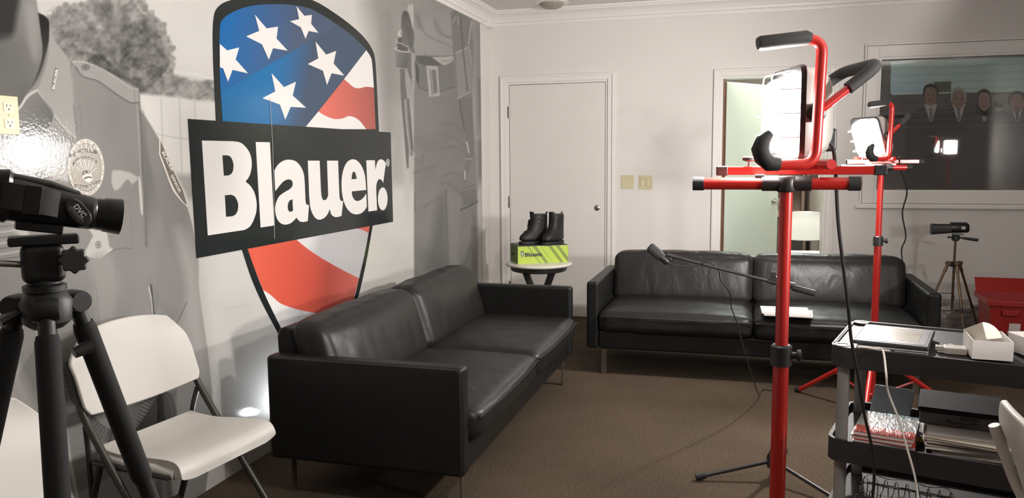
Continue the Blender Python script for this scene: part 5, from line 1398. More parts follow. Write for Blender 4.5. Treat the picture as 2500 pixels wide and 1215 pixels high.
# side cap with the lettering
Rc = Matrix.Rotation(math.radians(46), 4, 'Y')
cap_ = MB(); cap_.loft([[(0.032 * s_ * math.copysign(abs(math.cos(a)) ** 0.8, math.cos(a)), -0.008 * l_, 0.0185 * s_ * math.copysign(abs(math.sin(a)) ** 0.85, math.sin(a))) for a in np.linspace(0, 2 * PI, 33)[:-1]] for l_, s_ in ((0, 1), (0.6, 0.98), (1.0, 0.85))])
Mc = Matrix.Translation((0.072, -0.034, 0.052)) @ Rc
cap_.bm.transform(Mc)
cbuild(cap_, 'side_cap', cam_grey)
capo = cc.children[-1]
lettering_w = mat('white_lettering', (0.8, 0.8, 0.8), 0.5)
Mt = Matrix.Translation((0, 0, 0.05)) @ Matrix.Rotation(ptc, 4, 'Y') @ Matrix.Translation((0, 0, -0.05)) @ Mc
def fn_dvc(x, y, z): return Mt @ V((-0.016 + x, -0.0086, -0.001 + y))
text_mesh('DVC', 0.0145, fn_dvc, lettering_w, 'lettering', capo, bold=0.0003)
text_mesh('Digital Video Camera', 0.0038, lambda x, y, z: Mt @ V((-0.019 + x, -0.0086, -0.0085 + y)), mat('grey_lettering', (0.35, 0.35, 0.35), 0.5), 'lettering', capo)
mbx = MB().faces([Mt @ V(p) for p in ((-0.019, -0.0086, -0.0042), (0.019, -0.0086, -0.0042), (0.019, -0.0086, -0.0036), (-0.019, -0.0086, -0.0036))], [(0, 1, 2, 3)])
mbx.build('underline', lettering_w, capo, smooth=False)
cbuild(MB().box((0.008, 0, 0.012), (0.085, 0.044, 0.018)), 'quick_release_plate', cam_body, bevel=0.003)
cbuild(MB().box((-0.085, -0.005, 0.020), (0.05, 0.028, 0.012), R=Matrix.Rotation(0.5, 3, 'Y')), 'port_flap', cam_body, bevel=0.003)

# ------------------------------------------------------------------ small camcorder on the bronze tripod
bronze = mat('bronze_tripod_tube', (0.20, 0.135, 0.085), 0.35, 0.75)
t2 = tripod('small bronze tripod standing beyond the right end of the facing sofa', (3.565, 6.20, 0), 0.625, 0.27, [math.radians(a) for a in (25, 190, -80)], foam=False, metal=bronze, s=0.8)
MB().cyl((0, 0, 0.30), (0, 0, 0.79), 0.0085, 12).build('center_column', bronze, t2)
MB().lathe((0, 0, 0.60), [(0.022, 0), (0.030, 0.006), (0.030, 0.030), (0.020, 0.036)], n=18).build('spider', black_pl, t2)
MB().lathe((0, 0, 0.782), [(0.018, 0), (0.026, 0.008), (0.026, 0.034), (0.020, 0.040)], n=18).build('pan_head', black_pl, t2)
MB().tube([(0.022, -0.01, 0.806), (0.06, -0.03, 0.802), (0.125, -0.065, 0.796)], [0.005, 0.010, 0.011], 10).build('pan_handle', black_pl, t2)
MB().tube([(-0.025, 0, 0.808), (-0.05, -0.005, 0.806)], [0.004, 0.007], 8).build('tilt_knob', black_pl, t2)
MB().box((0.012, 0, 0.828), (0.07, 0.04, 0.010)).build('camera_plate', mat('teal_plate_edge', (0.10, 0.16, 0.15), 0.4), t2, bevel=0.002)
cs = thing('camcorder', (3.53, 6.20, 0.833), math.radians(3), 'small dark camcorder with long hood on the bronze tripod, pointing left', 'camcorder')
MB().loft([rr_ring(0.115, 0, 0.038, 0.020, 0.026), rr_ring(0.105, 0, 0.040, 0.026, 0.034), rr_ring(0.02, 0, 0.038, 0.028, 0.034), rr_ring(-0.02, 0, 0.036, 0.027, 0.030)]).build('body', cam_body, cs)
MB().loft([rr_ring(0.0, 0, 0.034, 0.030, 0.031, 5), rr_ring(-0.10, 0, 0.030, 0.034, 0.036, 5), rr_ring(-0.12, 0, 0.029, 0.036, 0.039, 5), rr_ring(-0.124, 0, 0.029, 0.031, 0.034, 5)]).build('lens_hood', black_pl, cs)
MB().box((0.075, -0.0275, 0.042), (0.026, 0.003, 0.022)).build('label_plate', mat('silver_label', (0.5, 0.5, 0.48), 0.4), cs, bevel=0.001)
MB().box((0.05, 0, 0.074), (0.10, 0.030, 0.008)).build('top_rail', black_pl, cs, bevel=0.002)

# ------------------------------------------------------------------ rolling cart
CA = math.radians(-15)
CO = V((2.43, 2.72, 0))
def ct(u, v, z=0.0):
    return (CO.x + u * math.cos(CA) - v * math.sin(CA), CO.y + u * math.sin(CA) + v * math.cos(CA), z)
cart_m = mat('black_cart_plastic', (0.022, 0.019, 0.019), 0.6, spec=0.25, bump=0.35, bscale=400, bdist=0.0008)
post_m = mat('grey_cart_post', (0.25, 0.235, 0.22), 0.4, 0.35, var=0.1, vscale=12)
ct_root = thing('utility_cart', tuple(CO), CA, 'black three shelf utility cart with grey round posts at the right', 'cart')
CL, V0, V1 = 0.95, -0.05, 0.42
ZT, ZM, ZL = 0.775, 0.455, 0.225
def tray(z, th, lip, name):
    mb = MB(); r_ = 0.05
    def outline(o_):
        pts = []
        for (cx_, cy_, a0) in ((CL - r_, V1 - r_, 0), (r_, V1 - r_, 90), (r_, V0 + r_, 180), (CL - r_, V0 + r_, 270)):
            for k in range(6):
                a = math.radians(a0 + 18 * k); pts.append((cx_ + (r_ + o_) * math.cos(a), cy_ + (r_ + o_) * math.sin(a)))
        return pts
    O, I = outline(0.0), outline(-0.012)
    n = len(O)
    rings = [[(x, y, z - th) for x, y in I], [(x, y, z - th + 0.004) for x, y in O], [(x, y, z + lip) for x, y in O], [(x, y, z + lip) for x, y in I], [(x, y, z) for x, y in outline(-0.014)]]
    mb.loft(rings)
    return mb.build(name, cart_m, ct_root)
tray(ZT, 0.062, 0.006, 'top_shelf'); tray(ZM, 0.050, 0.026, 'middle_shelf'); tray(ZL, 0.050, 0.022, 'bottom_shelf')
ring_m = mat('grey_cup_rim', (0.24, 0.225, 0.22), 0.35)
for v_ in (V0 + 0.035, V1 - 0.035):
    MB().lathe((0.035, v_, ZT + 0.006), [(0.025, 0), (0.025, 0.003), (0.018, 0.003), (0.018, 0.0005)], n=28).build('post_socket_rim', ring_m, ct_root)
MB().b2((0.003, V0 + 0.06, ZT + 0.006), (0.008, V1 - 0.06, ZT + 0.009)).build('edge_strip', ring_m, ct_root, bevel=0.001)
for u_ in (0.040, CL - 0.04):
    for v_ in (V0 + 0.042, V1 - 0.042):
        MB().cyl((u_, v_, 0.09), (u_, v_, ZT - 0.055), 0.0190, 20).build('post', post_m, ct_root)
        cst = MB().cyl((u_, v_, 0.06), (u_, v_, 0.095), 0.010, 12).build('caster', black_pl, ct_root)
        MB().lathe((u_, v_ - 0.011, 0.036), [(0.028, 0), (0.035, 0.003), (0.035, 0.019), (0.028, 0.022)], 'Y', 22).build('wheel', rubber_m, cst)

# on the top shelf
white_box = mat('white_box_card', (0.72, 0.68, 0.66), 0.5)
white_gloss = mat('white_adapter_plastic', (0.70, 0.66, 0.62), 0.3)
lap = thing('silver_laptop', ct(0.175, 0.10, ZT + 0.0002), CA + 0.02, 'thin silver laptop underneath the grey framed tablet', 'laptop')
alu = mat('aluminium_shell', (0.50, 0.50, 0.50), 0.28, 0.9)
MB().box((0, 0, 0.005), (0.200, 0.270, 0.010)).build('base', alu, lap, bevel=0.003)
MB().box((0, 0, 0.0125), (0.200, 0.270, 0.005)).build('lid', alu, lap, bevel=0.002)
tb = thing('tablet', ct(0.172, 0.115, ZT + 0.0152), CA, 'tablet in a rugged black and grey case with pale blank screen', 'tablet')
MB().box((0, 0, 0.0065), (0.215, 0.275, 0.013)).build('case', mat('tablet_case_black', (0.022, 0.020, 0.022), 0.5), tb, bevel=0.006, seg=3)
fr = MB()
oo = [(-0.090, -0.122), (0.090, -0.122), (0.096, -0.110), (0.096, 0.110), (0.090, 0.122), (-0.090, 0.122), (-0.096, 0.110), (-0.096, -0.110)]
ii = [(-0.072, -0.103), (0.072, -0.103), (0.075, -0.095), (0.075, 0.095), (0.072, 0.103), (-0.072, 0.103), (-0.075, 0.095), (-0.075, -0.095)]
fr.flat([oo, ii], lambda a, b_: (a, b_, 0.0134))
fr.build('bezel', mat('tablet_bezel_grey', (0.12, 0.105, 0.12), 0.4), tb, smooth=False, solid=0.0012)
MB().box((0, 0, 0.0132), (0.148, 0.204, 0.001)).build('screen', mat('pale_screen', (0.46, 0.42, 0.38), 0.25), tb)
pw = MB().tube(catmull([V(ct(0.085, -0.042, ZT + 0.010)), V(ct(0.10, -0.044, ZT + 0.012)), V(ct(0.13, -0.048, ZT + 0.012)), V(ct(0.155, -0.052, ZT + 0.011)), V((2.56, 2.515, 0.745)), V((2.571, 2.535, 0.683)), V((2.605, 2.54, 0.597)), V((2.631, 2.54, 0.511)), V((2.655, 2.54, 0.428)), V((2.670, 2.54, 0.340)), V((2.69, 2.50, 0.16)), V((2.72, 2.42, 0.03)), V((2.80, 2.35, 0.006))], 6), 0.0032, 8).build('charging_cable', white_gloss)
tag(pw, 'thin white charging cable hanging over the front of the cart', 'cable')
pb = thing('cable_adapter', ct(0.170, -0.030, ZT + 0.0002), CA + 0.1, 'small white adapter with tangled leads before the tablet', 'adapter')
MB().box((0.0, 0, 0.005), (0.11, 0.012, 0.010)).build('adapter_body', white_gloss, pb, bevel=0.002)
MB().tube(catmull([V((-0.05, 0, 0.006)), V((-0.02, 0.012, 0.014)), V((0.01, -0.006, 0.008)), V((0.04, 0.011, 0.013)), V((0.055, 0.0, 0.006))], 6), 0.002, 6).build('lead', cord_m, pb)
ch = thing('power_adapter', ct(0.335, 0.055, ZT + 0.0002), CA + 0.12, 'flat white power adapter with stub plug on the cart top, left of the box', 'adapter')
MB().box((0.01, 0, 0.011), (0.062, 0.050, 0.022)).build('adapter_body', white_gloss, ch, bevel=0.004)
MB().box((-0.030, 0.006, 0.012), (0.026, 0.022, 0.016)).build('plug', white_gloss, ch, bevel=0.003)
cub = thing('cable_clip', ct(0.330, 0.155, ZT + 0.0002), CA, 'tiny white clip on the cart top behind the power adapter', 'clip')
MB().box((0, 0, 0.004), (0.014, 0.010, 0.008)).build('clip_body', white_gloss, cub, bevel=0.002)
MB().cyl((0.007, 0, 0.004), (0.016, 0, 0.004), 0.0018, 8).build('clip_tail', white_gloss, cub)
# open white carton with a tilted insert
cbx = thing('white_carton', ct(0.392, -0.022, ZT + 0.0070), CA + 0.18, 'open white carton with a curled paper insert on the cart top', 'box')
BXW, BXD, BXH, tk = 0.105, 0.165, 0.055, 0.003
MB().b2((0, 0, 0), (BXW, BXD, tk)).build('carton_floor', white_box, cbx, smooth=False)
MB().b2((0, 0, tk), (BXW, tk, BXH)).build('carton_side', white_box, cbx, smooth=False)
MB().b2((0, BXD - tk, tk), (BXW, BXD, BXH)).build('carton_side', white_box, cbx, smooth=False)
MB().b2((0, tk, tk), (tk, BXD - tk, BXH)).build('carton_side', white_box, cbx, smooth=False)
MB().b2((BXW - tk, tk, tk), (BXW, BXD - tk, BXH)).build('carton_side', white_box, cbx, smooth=False)
ins = [(0.0, 0.0)] + [(0.052 * math.sin(a) , 0.052 * (math.cos(a))) for a in np.linspace(0, PI / 2 * 0.98, 9)]
insm = MB(); insm.prism(ins, lambda a, b_: (a, 0.0, b_), lambda a, b_: (a, 0.085, b_))
insm.bm.transform(Matrix.Translation((0.045, 0.055, 0.050)) @ Matrix.Rotation(0.5, 4, 'Z') @ Matrix.Rotation(-0.45, 4, 'X'))
insm.build('insert', mat('cream_card', (0.68, 0.64, 0.55), 0.6), cbx, angle=30)
cb2 = thing('white_carton', ct(0.60, 0.02, ZT + 0.0062), CA + 0.55, 'closed white carton at the right frame edge on the cart top', 'box')
MB().box((0.04, 0.09, 0.026), (0.13, 0.19, 0.052)).build('carton_body', white_box, cb2, bevel=0.001)
MB().box((0.04, 0.09, 0.054), (0.134, 0.194, 0.004)).build('carton_lid', white_box, cb2, bevel=0.001)

# on the middle shelf
def book_mat(nm, cols):
    mt = bpy.data.materials.new(nm); mt.use_nodes = True; nt = mt.node_tree; b = nt.nodes['Principled BSDF']
    b.inputs['Roughness'].default_value = 0.22; b.inputs['Coat Weight'].default_value = 0.6; b.inputs['Coat Roughness'].default_value = 0.12
    tc = nt.nodes.new('ShaderNodeTexCoord'); sp = nt.nodes.new('ShaderNodeSeparateXYZ'); nt.links.new(tc.outputs['Object'], sp.inputs[0])
    mr = nt.nodes.new('ShaderNodeMapRange'); mr.inputs[1].default_value = -0.12; mr.inputs[2].default_value = 0.12
    nt.links.new(sp.outputs[1], mr.inputs[0])
    rp = nt.nodes.new('ShaderNodeValToRGB'); rp.color_ramp.interpolation = 'CONSTANT'; e = rp.color_ramp.elements
    e[0].position = 0; e[0].color = (*cols[0], 1); e[1].position = 0.30; e[1].color = (*cols[1], 1)
    for p_, c_ in zip((0.42, 0.72, 0.86), cols[2:]): q_ = e.new(p_); q_.color = (*c_, 1)
    nt.links.new(mr.outputs[0], rp.inputs['Fac']); nt.links.new(rp.outputs['Color'], b.inputs['Base Color'])
    n = nt.nodes.new('ShaderNodeTexNoise'); n.inputs['Scale'].default_value = 60; n.inputs['Detail'].default_value = 2; n.inputs['Distortion'].default_value = 1.5
    mp = nt.nodes.new('ShaderNodeMapping'); mp.inputs['Scale'].default_value = (1, 0.25, 1); mp.inputs['Rotation'].default_value = (0, 0, 0.5)
    nt.links.new(tc.outputs['Object'], mp.inputs['Vector']); nt.links.new(mp.outputs[0], n.inputs['Vector'])
    bp = nt.nodes.new('ShaderNodeBump'); bp.inputs['Strength'].default_value = 0.7; bp.inputs['Distance'].default_value = 0.004
    nt.links.new(n.outputs['Fac'], bp.inputs['Height']); nt.links.new(bp.outputs['Normal'], b.inputs['Coat Normal']); nt.links.new(bp.outputs['Normal'], b.inputs['Normal'])
    return mt
cover = book_mat('shrink_wrapped_cover', [(0.55, 0.06, 0.04), (0.40, 0.42, 0.42), (0.46, 0.45, 0.43), (0.50, 0.50, 0.48), (0.12, 0.26, 0.28)])
pages = mat('book_pages', (0.55, 0.49, 0.46), 0.7, var=0.12, vscale=300, stretch=(0.05, 0.05, 3))
bl_ = ['lowest of the shrink wrapped books on the middle shelf', 'second from the bottom of the shrink wrapped books on the middle shelf', 'second from the top of the shrink wrapped books on the middle shelf', 'topmost shrink wrapped book on the middle shelf, red and teal cover']
ZM_ = ZM
for k in range(4):
    bk = thing('paperback_book', ct(0.160 + 0.003 * (k % 2), 0.105 - 0.002 * k, ZM_ + 0.0002 + k * 0.0136), CA + 0.03 * math.sin(k * 2.1), bl_[k], 'book', 'shrink wrapped books on the cart')
    MB().box((0, 0, 0.0066), (0.172, 0.232, 0.0112)).build('pages', pages, bk, smooth=False)
    MB().box((0, 0, 0.0126), (0.176, 0.236, 0.0008)).build('front_cover', cover, bk, smooth=False)
    MB().box((0, 0, 0.0005), (0.176, 0.236, 0.0008)).build('back_cover', cover, bk, smooth=False)
tl = [o for o in bpy.data.objects if o.name.startswith('front_cover')][-1]
#text_mesh('QUALITY', 0.022, lambda x, y, z: (-0.045 + x, 0.012 + y, 0.0131), mat('print_grey', (0.12, 0.12, 0.12), 0.5), 'title_lettering', tl) 
# clear pouch with blue discs folder and yellow wrapper
pc = thing('clear_folder', ct(0.150, 0.345, ZM + 0.0002), CA - 0.1, 'grey blue clear folder leaning behind the wrapped books', 'folder')
fm = mat('clear_folder_plastic', (0.30, 0.33, 0.36), 0.15, coat=0.5, bump=0.6, bscale=18, bdist=0.01)
MB().box((0.0, 0.0, 0.055), (0.13, 0.010, 0.125), R=Matrix.Rotation(-0.72, 3, 'X')).build('folder_cover', fm, pc, bevel=0.003)
MB().box((0.0, -0.010, 0.045), (0.118, 0.004, 0.105), R=Matrix.Rotation(-0.72, 3, 'X')).build('folder_sheet', mat('navy_sheet', (0.04, 0.05, 0.09), 0.5), pc)
wr = thing('snack_wrapper', ct(0.250, 0.120, ZM + 0.0002), CA + 0.4, 'crumpled yellow wrapper beside the wrapped books', 'wrapper')
bm = bmesh.new(); bmesh.ops.create_icosphere(bm, subdivisions=3, radius=1)
for v in bm.verts:
    nn = noise.noise(v.co * 2.3) * 0.45 + noise.noise(v.co * 5.1) * 0.25
    v.co = V((v.co.x * 0.030, v.co.y * 0.018, v.co.z * 0.010)) * (1 + nn) + V((0, 0, 0.012))
mn = min(v.co.z for v in bm.verts)
for v in bm.verts: v.co.z -= mn
mb = MB(); mb.bm.free(); mb.bm = bm; mb.build('foil', mat('yellow_foil', (0.45, 0.33, 0.05), 0.3, 0.3), wr, smooth=False)
# sheaf of papers and folders: each a thing
pc_ = [(0.55, 0.50, 0.45), (0.40, 0.33, 0.26), (0.52, 0.46, 0.42), (0.30, 0.25, 0.20), (0.46, 0.38, 0.28), (0.50, 0.42, 0.33), (0.56, 0.50, 0.46)]
pn = ['lowest white folder', 'brown folder second from the bottom', 'white folder third from the bottom', 'dark brown folder in the middle', 'tan envelope third from the top', 'buff envelope second from the top', 'topmost pink white sheet']
zz = ZM + 0.0002
rs_ = random.Random(5)
for k, (cc_, nm) in enumerate(zip(pc_, pn)):
    th_ = (0.010, 0.008, 0.012, 0.007, 0.009, 0.008, 0.004)[k]
    pf = thing('paper_folder', ct(0.400 + rs_.uniform(-0.02, 0.02), 0.190 + rs_.uniform(-0.018, 0.018), zz), CA + rs_.uniform(-0.14, 0.14), nm + ' of the heap on the middle shelf', 'folder', 'folders heaped on the cart')
    mm = mat('folder_paper_%d' % k, cc_, 0.65)
    MB().box((0, 0.0, th_ / 2), (0.235, 0.300, th_ - 0.0012)).build('sheets', mat('sheet_edges', (0.50, 0.45, 0.40), 0.7), pf, smooth=False)
    MB().box((0, 0, th_ - 0.0004), (0.242, 0.306, 0.0007)).build('cover', mm, pf, smooth=False)
    MB().box((0, 0, 0.0004), (0.242, 0.306, 0.0007)).build('cover', mm, pf, smooth=False)
    zz += th_
# dark case above the papers
ec = thing('equipment_case', ct(0.365, 0.262, zz + 0.0004), CA + 0.05, 'dark grey flat equipment case lying on the paper heap', 'case')
grey_case = mat('grey_case_plastic', (0.09, 0.08, 0.084), 0.6)
MB().box((0, 0, 0.021), (0.24, 0.22, 0.040)).build('case_body', grey_case, ec, bevel=0.006)
MB().box((0, 0, 0.049), (0.25, 0.23, 0.016)).build('case_lid', mat('black_case_lid', (0.012, 0.011, 0.011), 0.8, spec=0.2), ec, bevel=0.006)
MB().box((0.02, -0.113, 0.036), (0.05, 0.005, 0.014)).build('latch', black_pl, ec, bevel=0.002)
MB().tube(bend([(-0.04, -0.113, 0.02), (-0.04, -0.135, 0.02), (0.04, -0.135, 0.02), (0.04, -0.113, 0.02)], 0.012), 0.004, 8).build('handle', black_pl, ec)
# bottom shelf: bent chrome wire rack
chr_m = mat('chrome_wire', (0.7, 0.7, 0.7), 0.12, 1.0)
wr = thing('wire_file_rack', ct(0.07, 0.03, ZL + 0.0004), CA, 'chrome wire file rack on the bottom shelf of the cart', 'wire rack')
MB().tube(bend([(0, 0, 0.003), (0.30, 0, 0.003), (0.30, 0.26, 0.003), (0, 0.26, 0.003), (0, 0, 0.003)], 0.02), 0.0025, 6).build('base_frame', chr_m, wr)
for k in range(9):
    x = 0.02 + k * 0.0325
    MB().tube(bend([(x, 0.0, 0.004), (x, 0.04, 0.055), (x, 0.10, 0.040), (x, 0.16, 0.060), (x, 0.22, 0.035), (x, 0.26, 0.004)], 0.02), 0.0018, 6).build('divider_wire', chr_m, wr)
for y_ in (0.05, 0.13, 0.21):
    MB().tube(catmull([V((0.0, y_, 0.004)), V((0.03, y_, 0.052)), V((0.09, y_, 0.046)), V((0.15, y_, 0.055)), V((0.21, y_, 0.044)), V((0.27, y_, 0.050)), V((0.30, y_, 0.004))], 5), 0.0016, 6).build('cross_wire', chr_m, wr)

# ------------------------------------------------------------------ on the facing sofa
paper_m = mat('white_paper', (0.74, 0.71, 0.68), 0.6)
for k, (dx, dy, rz_, lb) in enumerate(((0.02, -0.015, -0.06, 'lower stack of white papers on the facing sofa seat'), (0.0, 0.0, 0.03, 'folded white booklet with red spine lying on the seat papers'))):
    pp = thing('paper_stack', (2.395 + dx, 5.000 + dy, 0.4445 + k * 0.0105), rz_, lb, 'papers')
    MB().box((0, 0, 0.005), (0.270, 0.205, 0.0085)).build('sheets', paper_m, pp, smooth=False)
    MB().box((0, 0, 0.0096), (0.272, 0.206, 0.0006)).build('top_sheet', paper_m, pp, smooth=False)
    if k:
        MB().box((0.1365, 0, 0.005), (0.002, 0.206, 0.0095)).build('spine', mat('red_spine', (0.45, 0.09, 0.05), 0.5), pp)
        gm = mat('printed_grey', (0.40, 0.38, 0.36), 0.6)
        for q in range(5):
            MB().box((0.045, 0.06 - q * 0.022, 0.0101), (0.10, 0.003, 0.0003)).build('text_line', gm, pp, smooth=False)

# ------------------------------------------------------------------ right rear corner: red tote, clear bag
tote_m = mat('red_tote_plastic', srgb(150, 26, 22), 0.35, bump=0.1, bscale=40)
tt = thing('red_tote', (3.895, 5.74, 0), math.radians(-3), 'open red plastic storage tote with a white label by the far wall', 'storage tote')
TW, TD, THH = 0.50, 0.36, 0.475
def shell(mb, w0, d0, w1, d1, z0, z1, tk):
    R0 = [(-w0, -d0, z0), (w0, -d0, z0), (w0, d0, z0), (-w0, d0, z0)]; R1 = [(-w1, -d1, z1), (w1, -d1, z1), (w1, d1, z1), (-w1, d1, z1)]
    R2 = [(-w1 + tk, -d1 + tk, z1), (w1 - tk, -d1 + tk, z1), (w1 - tk, d1 - tk, z1), (-w1 + tk, d1 - tk, z1)]
    R3 = [(-w0 + tk, -d0 + tk, z0 + tk), (w0 - tk, -d0 + tk, z0 + tk), (w0 - tk, d0 - tk, z0 + tk), (-w0 + tk, d0 - tk, z0 + tk)]
    return mb.loft([R0, R1, R2, R3])
shell(MB(), TW / 2 - 0.03, TD / 2 - 0.02, TW / 2, TD / 2, 0, THH, 0.006).build('tote_body', tote_m, tt, bevel=0.006, smooth=True)
rimm = MB()
rimm.b2((-TW / 2 - 0.018, -TD / 2 - 0.018, THH - 0.035), (TW / 2 + 0.018, -TD / 2, THH)); rimm.b2((-TW / 2 - 0.018, TD / 2, THH - 0.035), (TW / 2 + 0.018, TD / 2 + 0.018, THH))
rimm.b2((-TW / 2 - 0.018, -TD / 2, THH - 0.035), (-TW / 2, TD / 2, THH)); rimm.b2((TW / 2, -TD / 2, THH - 0.035), (TW / 2 + 0.018, TD / 2, THH))
rimm.build('rim', tote_m, tt, bevel=0.004)
for sx in (-1, 1):
    MB().box((sx * 0.14, -TD / 2 - 0.012, THH - 0.075), (0.09, 0.014, 0.035)).build('lid_latch', tote_m, tt, bevel=0.004)
MB().box((-0.11, -TD / 2 - 0.0005, THH - 0.165), (0.062, 0.003, 0.050), R=Matrix.Rotation(0.07, 3, 'X')).build('label', mat('white_label', (0.6, 0.52, 0.5), 0.5), tt)
fl = MB().box((0, TD / 2 + 0.045, THH + 0.035), (TW + 0.02, 0.008, 0.12), R=Matrix.Rotation(-0.65, 3, 'X')).build('lid_flap', tote_m, tt, bevel=0.003)
lm = thing('floor_lamp', (0.155, 3.30, 0), 0, 'small cool white lamp on the carpet between the near sofa and the mural', 'lamp')
MB().lathe((0, 0, 0), [(0.05, 0), (0.055, 0.006), (0.05, 0.02), (0.018, 0.028), (0.014, 0.10)], n=24).build('base', black_pl, lm)
MB().lathe((0, 0, 0.10), [(0.014, 0), (0.045, 0.02), (0.058, 0.06), (0.056, 0.06), (0.040, 0.025), (0.012, 0.012)], n=24).build('shade', lamp_grey, lm)
MB().lathe((0, 0, 0.118), [(0.012, 0), (0.026, 0.012), (0.030, 0.03), (0.022, 0.048), (0.008, 0.056)], n=20).build('bulb', mat('cool_bulb', (0.9, 0.9, 0.9), 0.4, emit=(0.88, 0.95, 1.0), estr=FLOOR_LAMP), lm)
cl = thing('clear_storage_bag', (3.62, 6.475, 0), 0.2, 'grey translucent plastic bag of gear on the floor behind the bronze tripod', 'bag')
bm = bmesh.new(); bmesh.ops.create_icosphere(bm, subdivisions=5, radius=1)
for v in bm.verts:
    c0 = v.co.copy()
    v.co = V((math.copysign(abs(c0.x) ** 0.6, c0.x) * 0.19, math.copysign(abs(c0.y) ** 0.6, c0.y) * 0.15, math.copysign(abs(c0.z) ** 0.6, c0.z) * 0.165))
    nn = noise.noise(c0 * 2.2) * 0.16 + noise.noise(c0 * 5) * 0.10 + noise.noise(c0 * 11) * 0.04
    v.co *= (1 + nn); v.co.z = max(v.co.z + 0.15, 0.0)
mb = MB(); mb.bm.free(); mb.bm = bm
mb.build('bag_film', mat('grey_bag_film', (0.26, 0.235, 0.225), 0.25, coat=0.4, var=0.4, vscale=14), cl)
MB().tube(bend([(-0.09, 0.0, 0.28), (-0.10, 0.0, 0.37), (0.02, 0.0, 0.37), (0.02, 0.0, 0.28)], 0.03), 0.006, 8, flat=0.4).build('bag_strap', black_pl, cl)
ps = thing('power_strip', (3.33, 5.70, 0), PI / 2, 'black power strip on the carpet behind the facing sofa arm', 'power strip')
MB().box((0, 0, 0.017), (0.24, 0.05, 0.032)).build('strip_body', black_pl, ps, bevel=0.005)
MB().box((0.105, 0, 0.035), (0.014, 0.022, 0.006)).build('switch', mat('red_switch', (0.4, 0.05, 0.03), 0.4), ps, bevel=0.001)

# ------------------------------------------------------------------ group photograph behind the window glass
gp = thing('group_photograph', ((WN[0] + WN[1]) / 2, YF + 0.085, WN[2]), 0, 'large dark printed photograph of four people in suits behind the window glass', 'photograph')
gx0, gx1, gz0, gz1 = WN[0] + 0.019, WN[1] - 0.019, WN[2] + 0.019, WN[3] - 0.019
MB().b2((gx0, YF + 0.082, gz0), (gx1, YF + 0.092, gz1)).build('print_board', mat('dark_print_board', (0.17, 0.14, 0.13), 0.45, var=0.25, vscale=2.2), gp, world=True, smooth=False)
def Fp(u, v):
    d = RC @ V((u - CX, v - CY, FPX)); k = (YF + 0.08 - CAM.y) / d.y
    return (CAM.x + k * d.x, CAM.z + k * d.z)
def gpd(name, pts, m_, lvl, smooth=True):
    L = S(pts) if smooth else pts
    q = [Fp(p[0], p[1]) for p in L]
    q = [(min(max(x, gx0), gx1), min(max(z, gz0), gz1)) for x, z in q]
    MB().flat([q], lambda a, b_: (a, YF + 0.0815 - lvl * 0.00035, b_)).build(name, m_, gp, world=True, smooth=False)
pr = lambda nm, c_: mat(nm, c_, 0.5)
gpd('reflection_print', [(2178, 60), (2800, 60), (2800, 222), (2400, 225), (2178, 232)], pr('teal_reflection_print', (0.66, 0.84, 0.80)), 1, False)  # teal reflection in the glass, painted into the print
gpd('screen_print', [(2174, 180), (2259, 180), (2259, 228), (2174, 229)], pr('pale_blue_print', (0.66, 0.85, 0.92)), 2, False)
gpd('frame_print', [(2280, 200), (2322, 198), (2322, 224), (2280, 226)], pr('olive_print', (0.17, 0.18, 0.13)), 2, False)
suit = pr('suit_print', (0.11, 0.092, 0.09)); skin = pr('skin_print', (0.38, 0.24, 0.19)); shirtp = pr('shirt_print', (0.62, 0.58, 0.57)); hair = pr('hair_print', (0.06, 0.048, 0.042)); tie = pr('tie_print', (0.28, 0.26, 0.27)); greyhair = pr('grey_hair_print', (0.55, 0.53, 0.50))
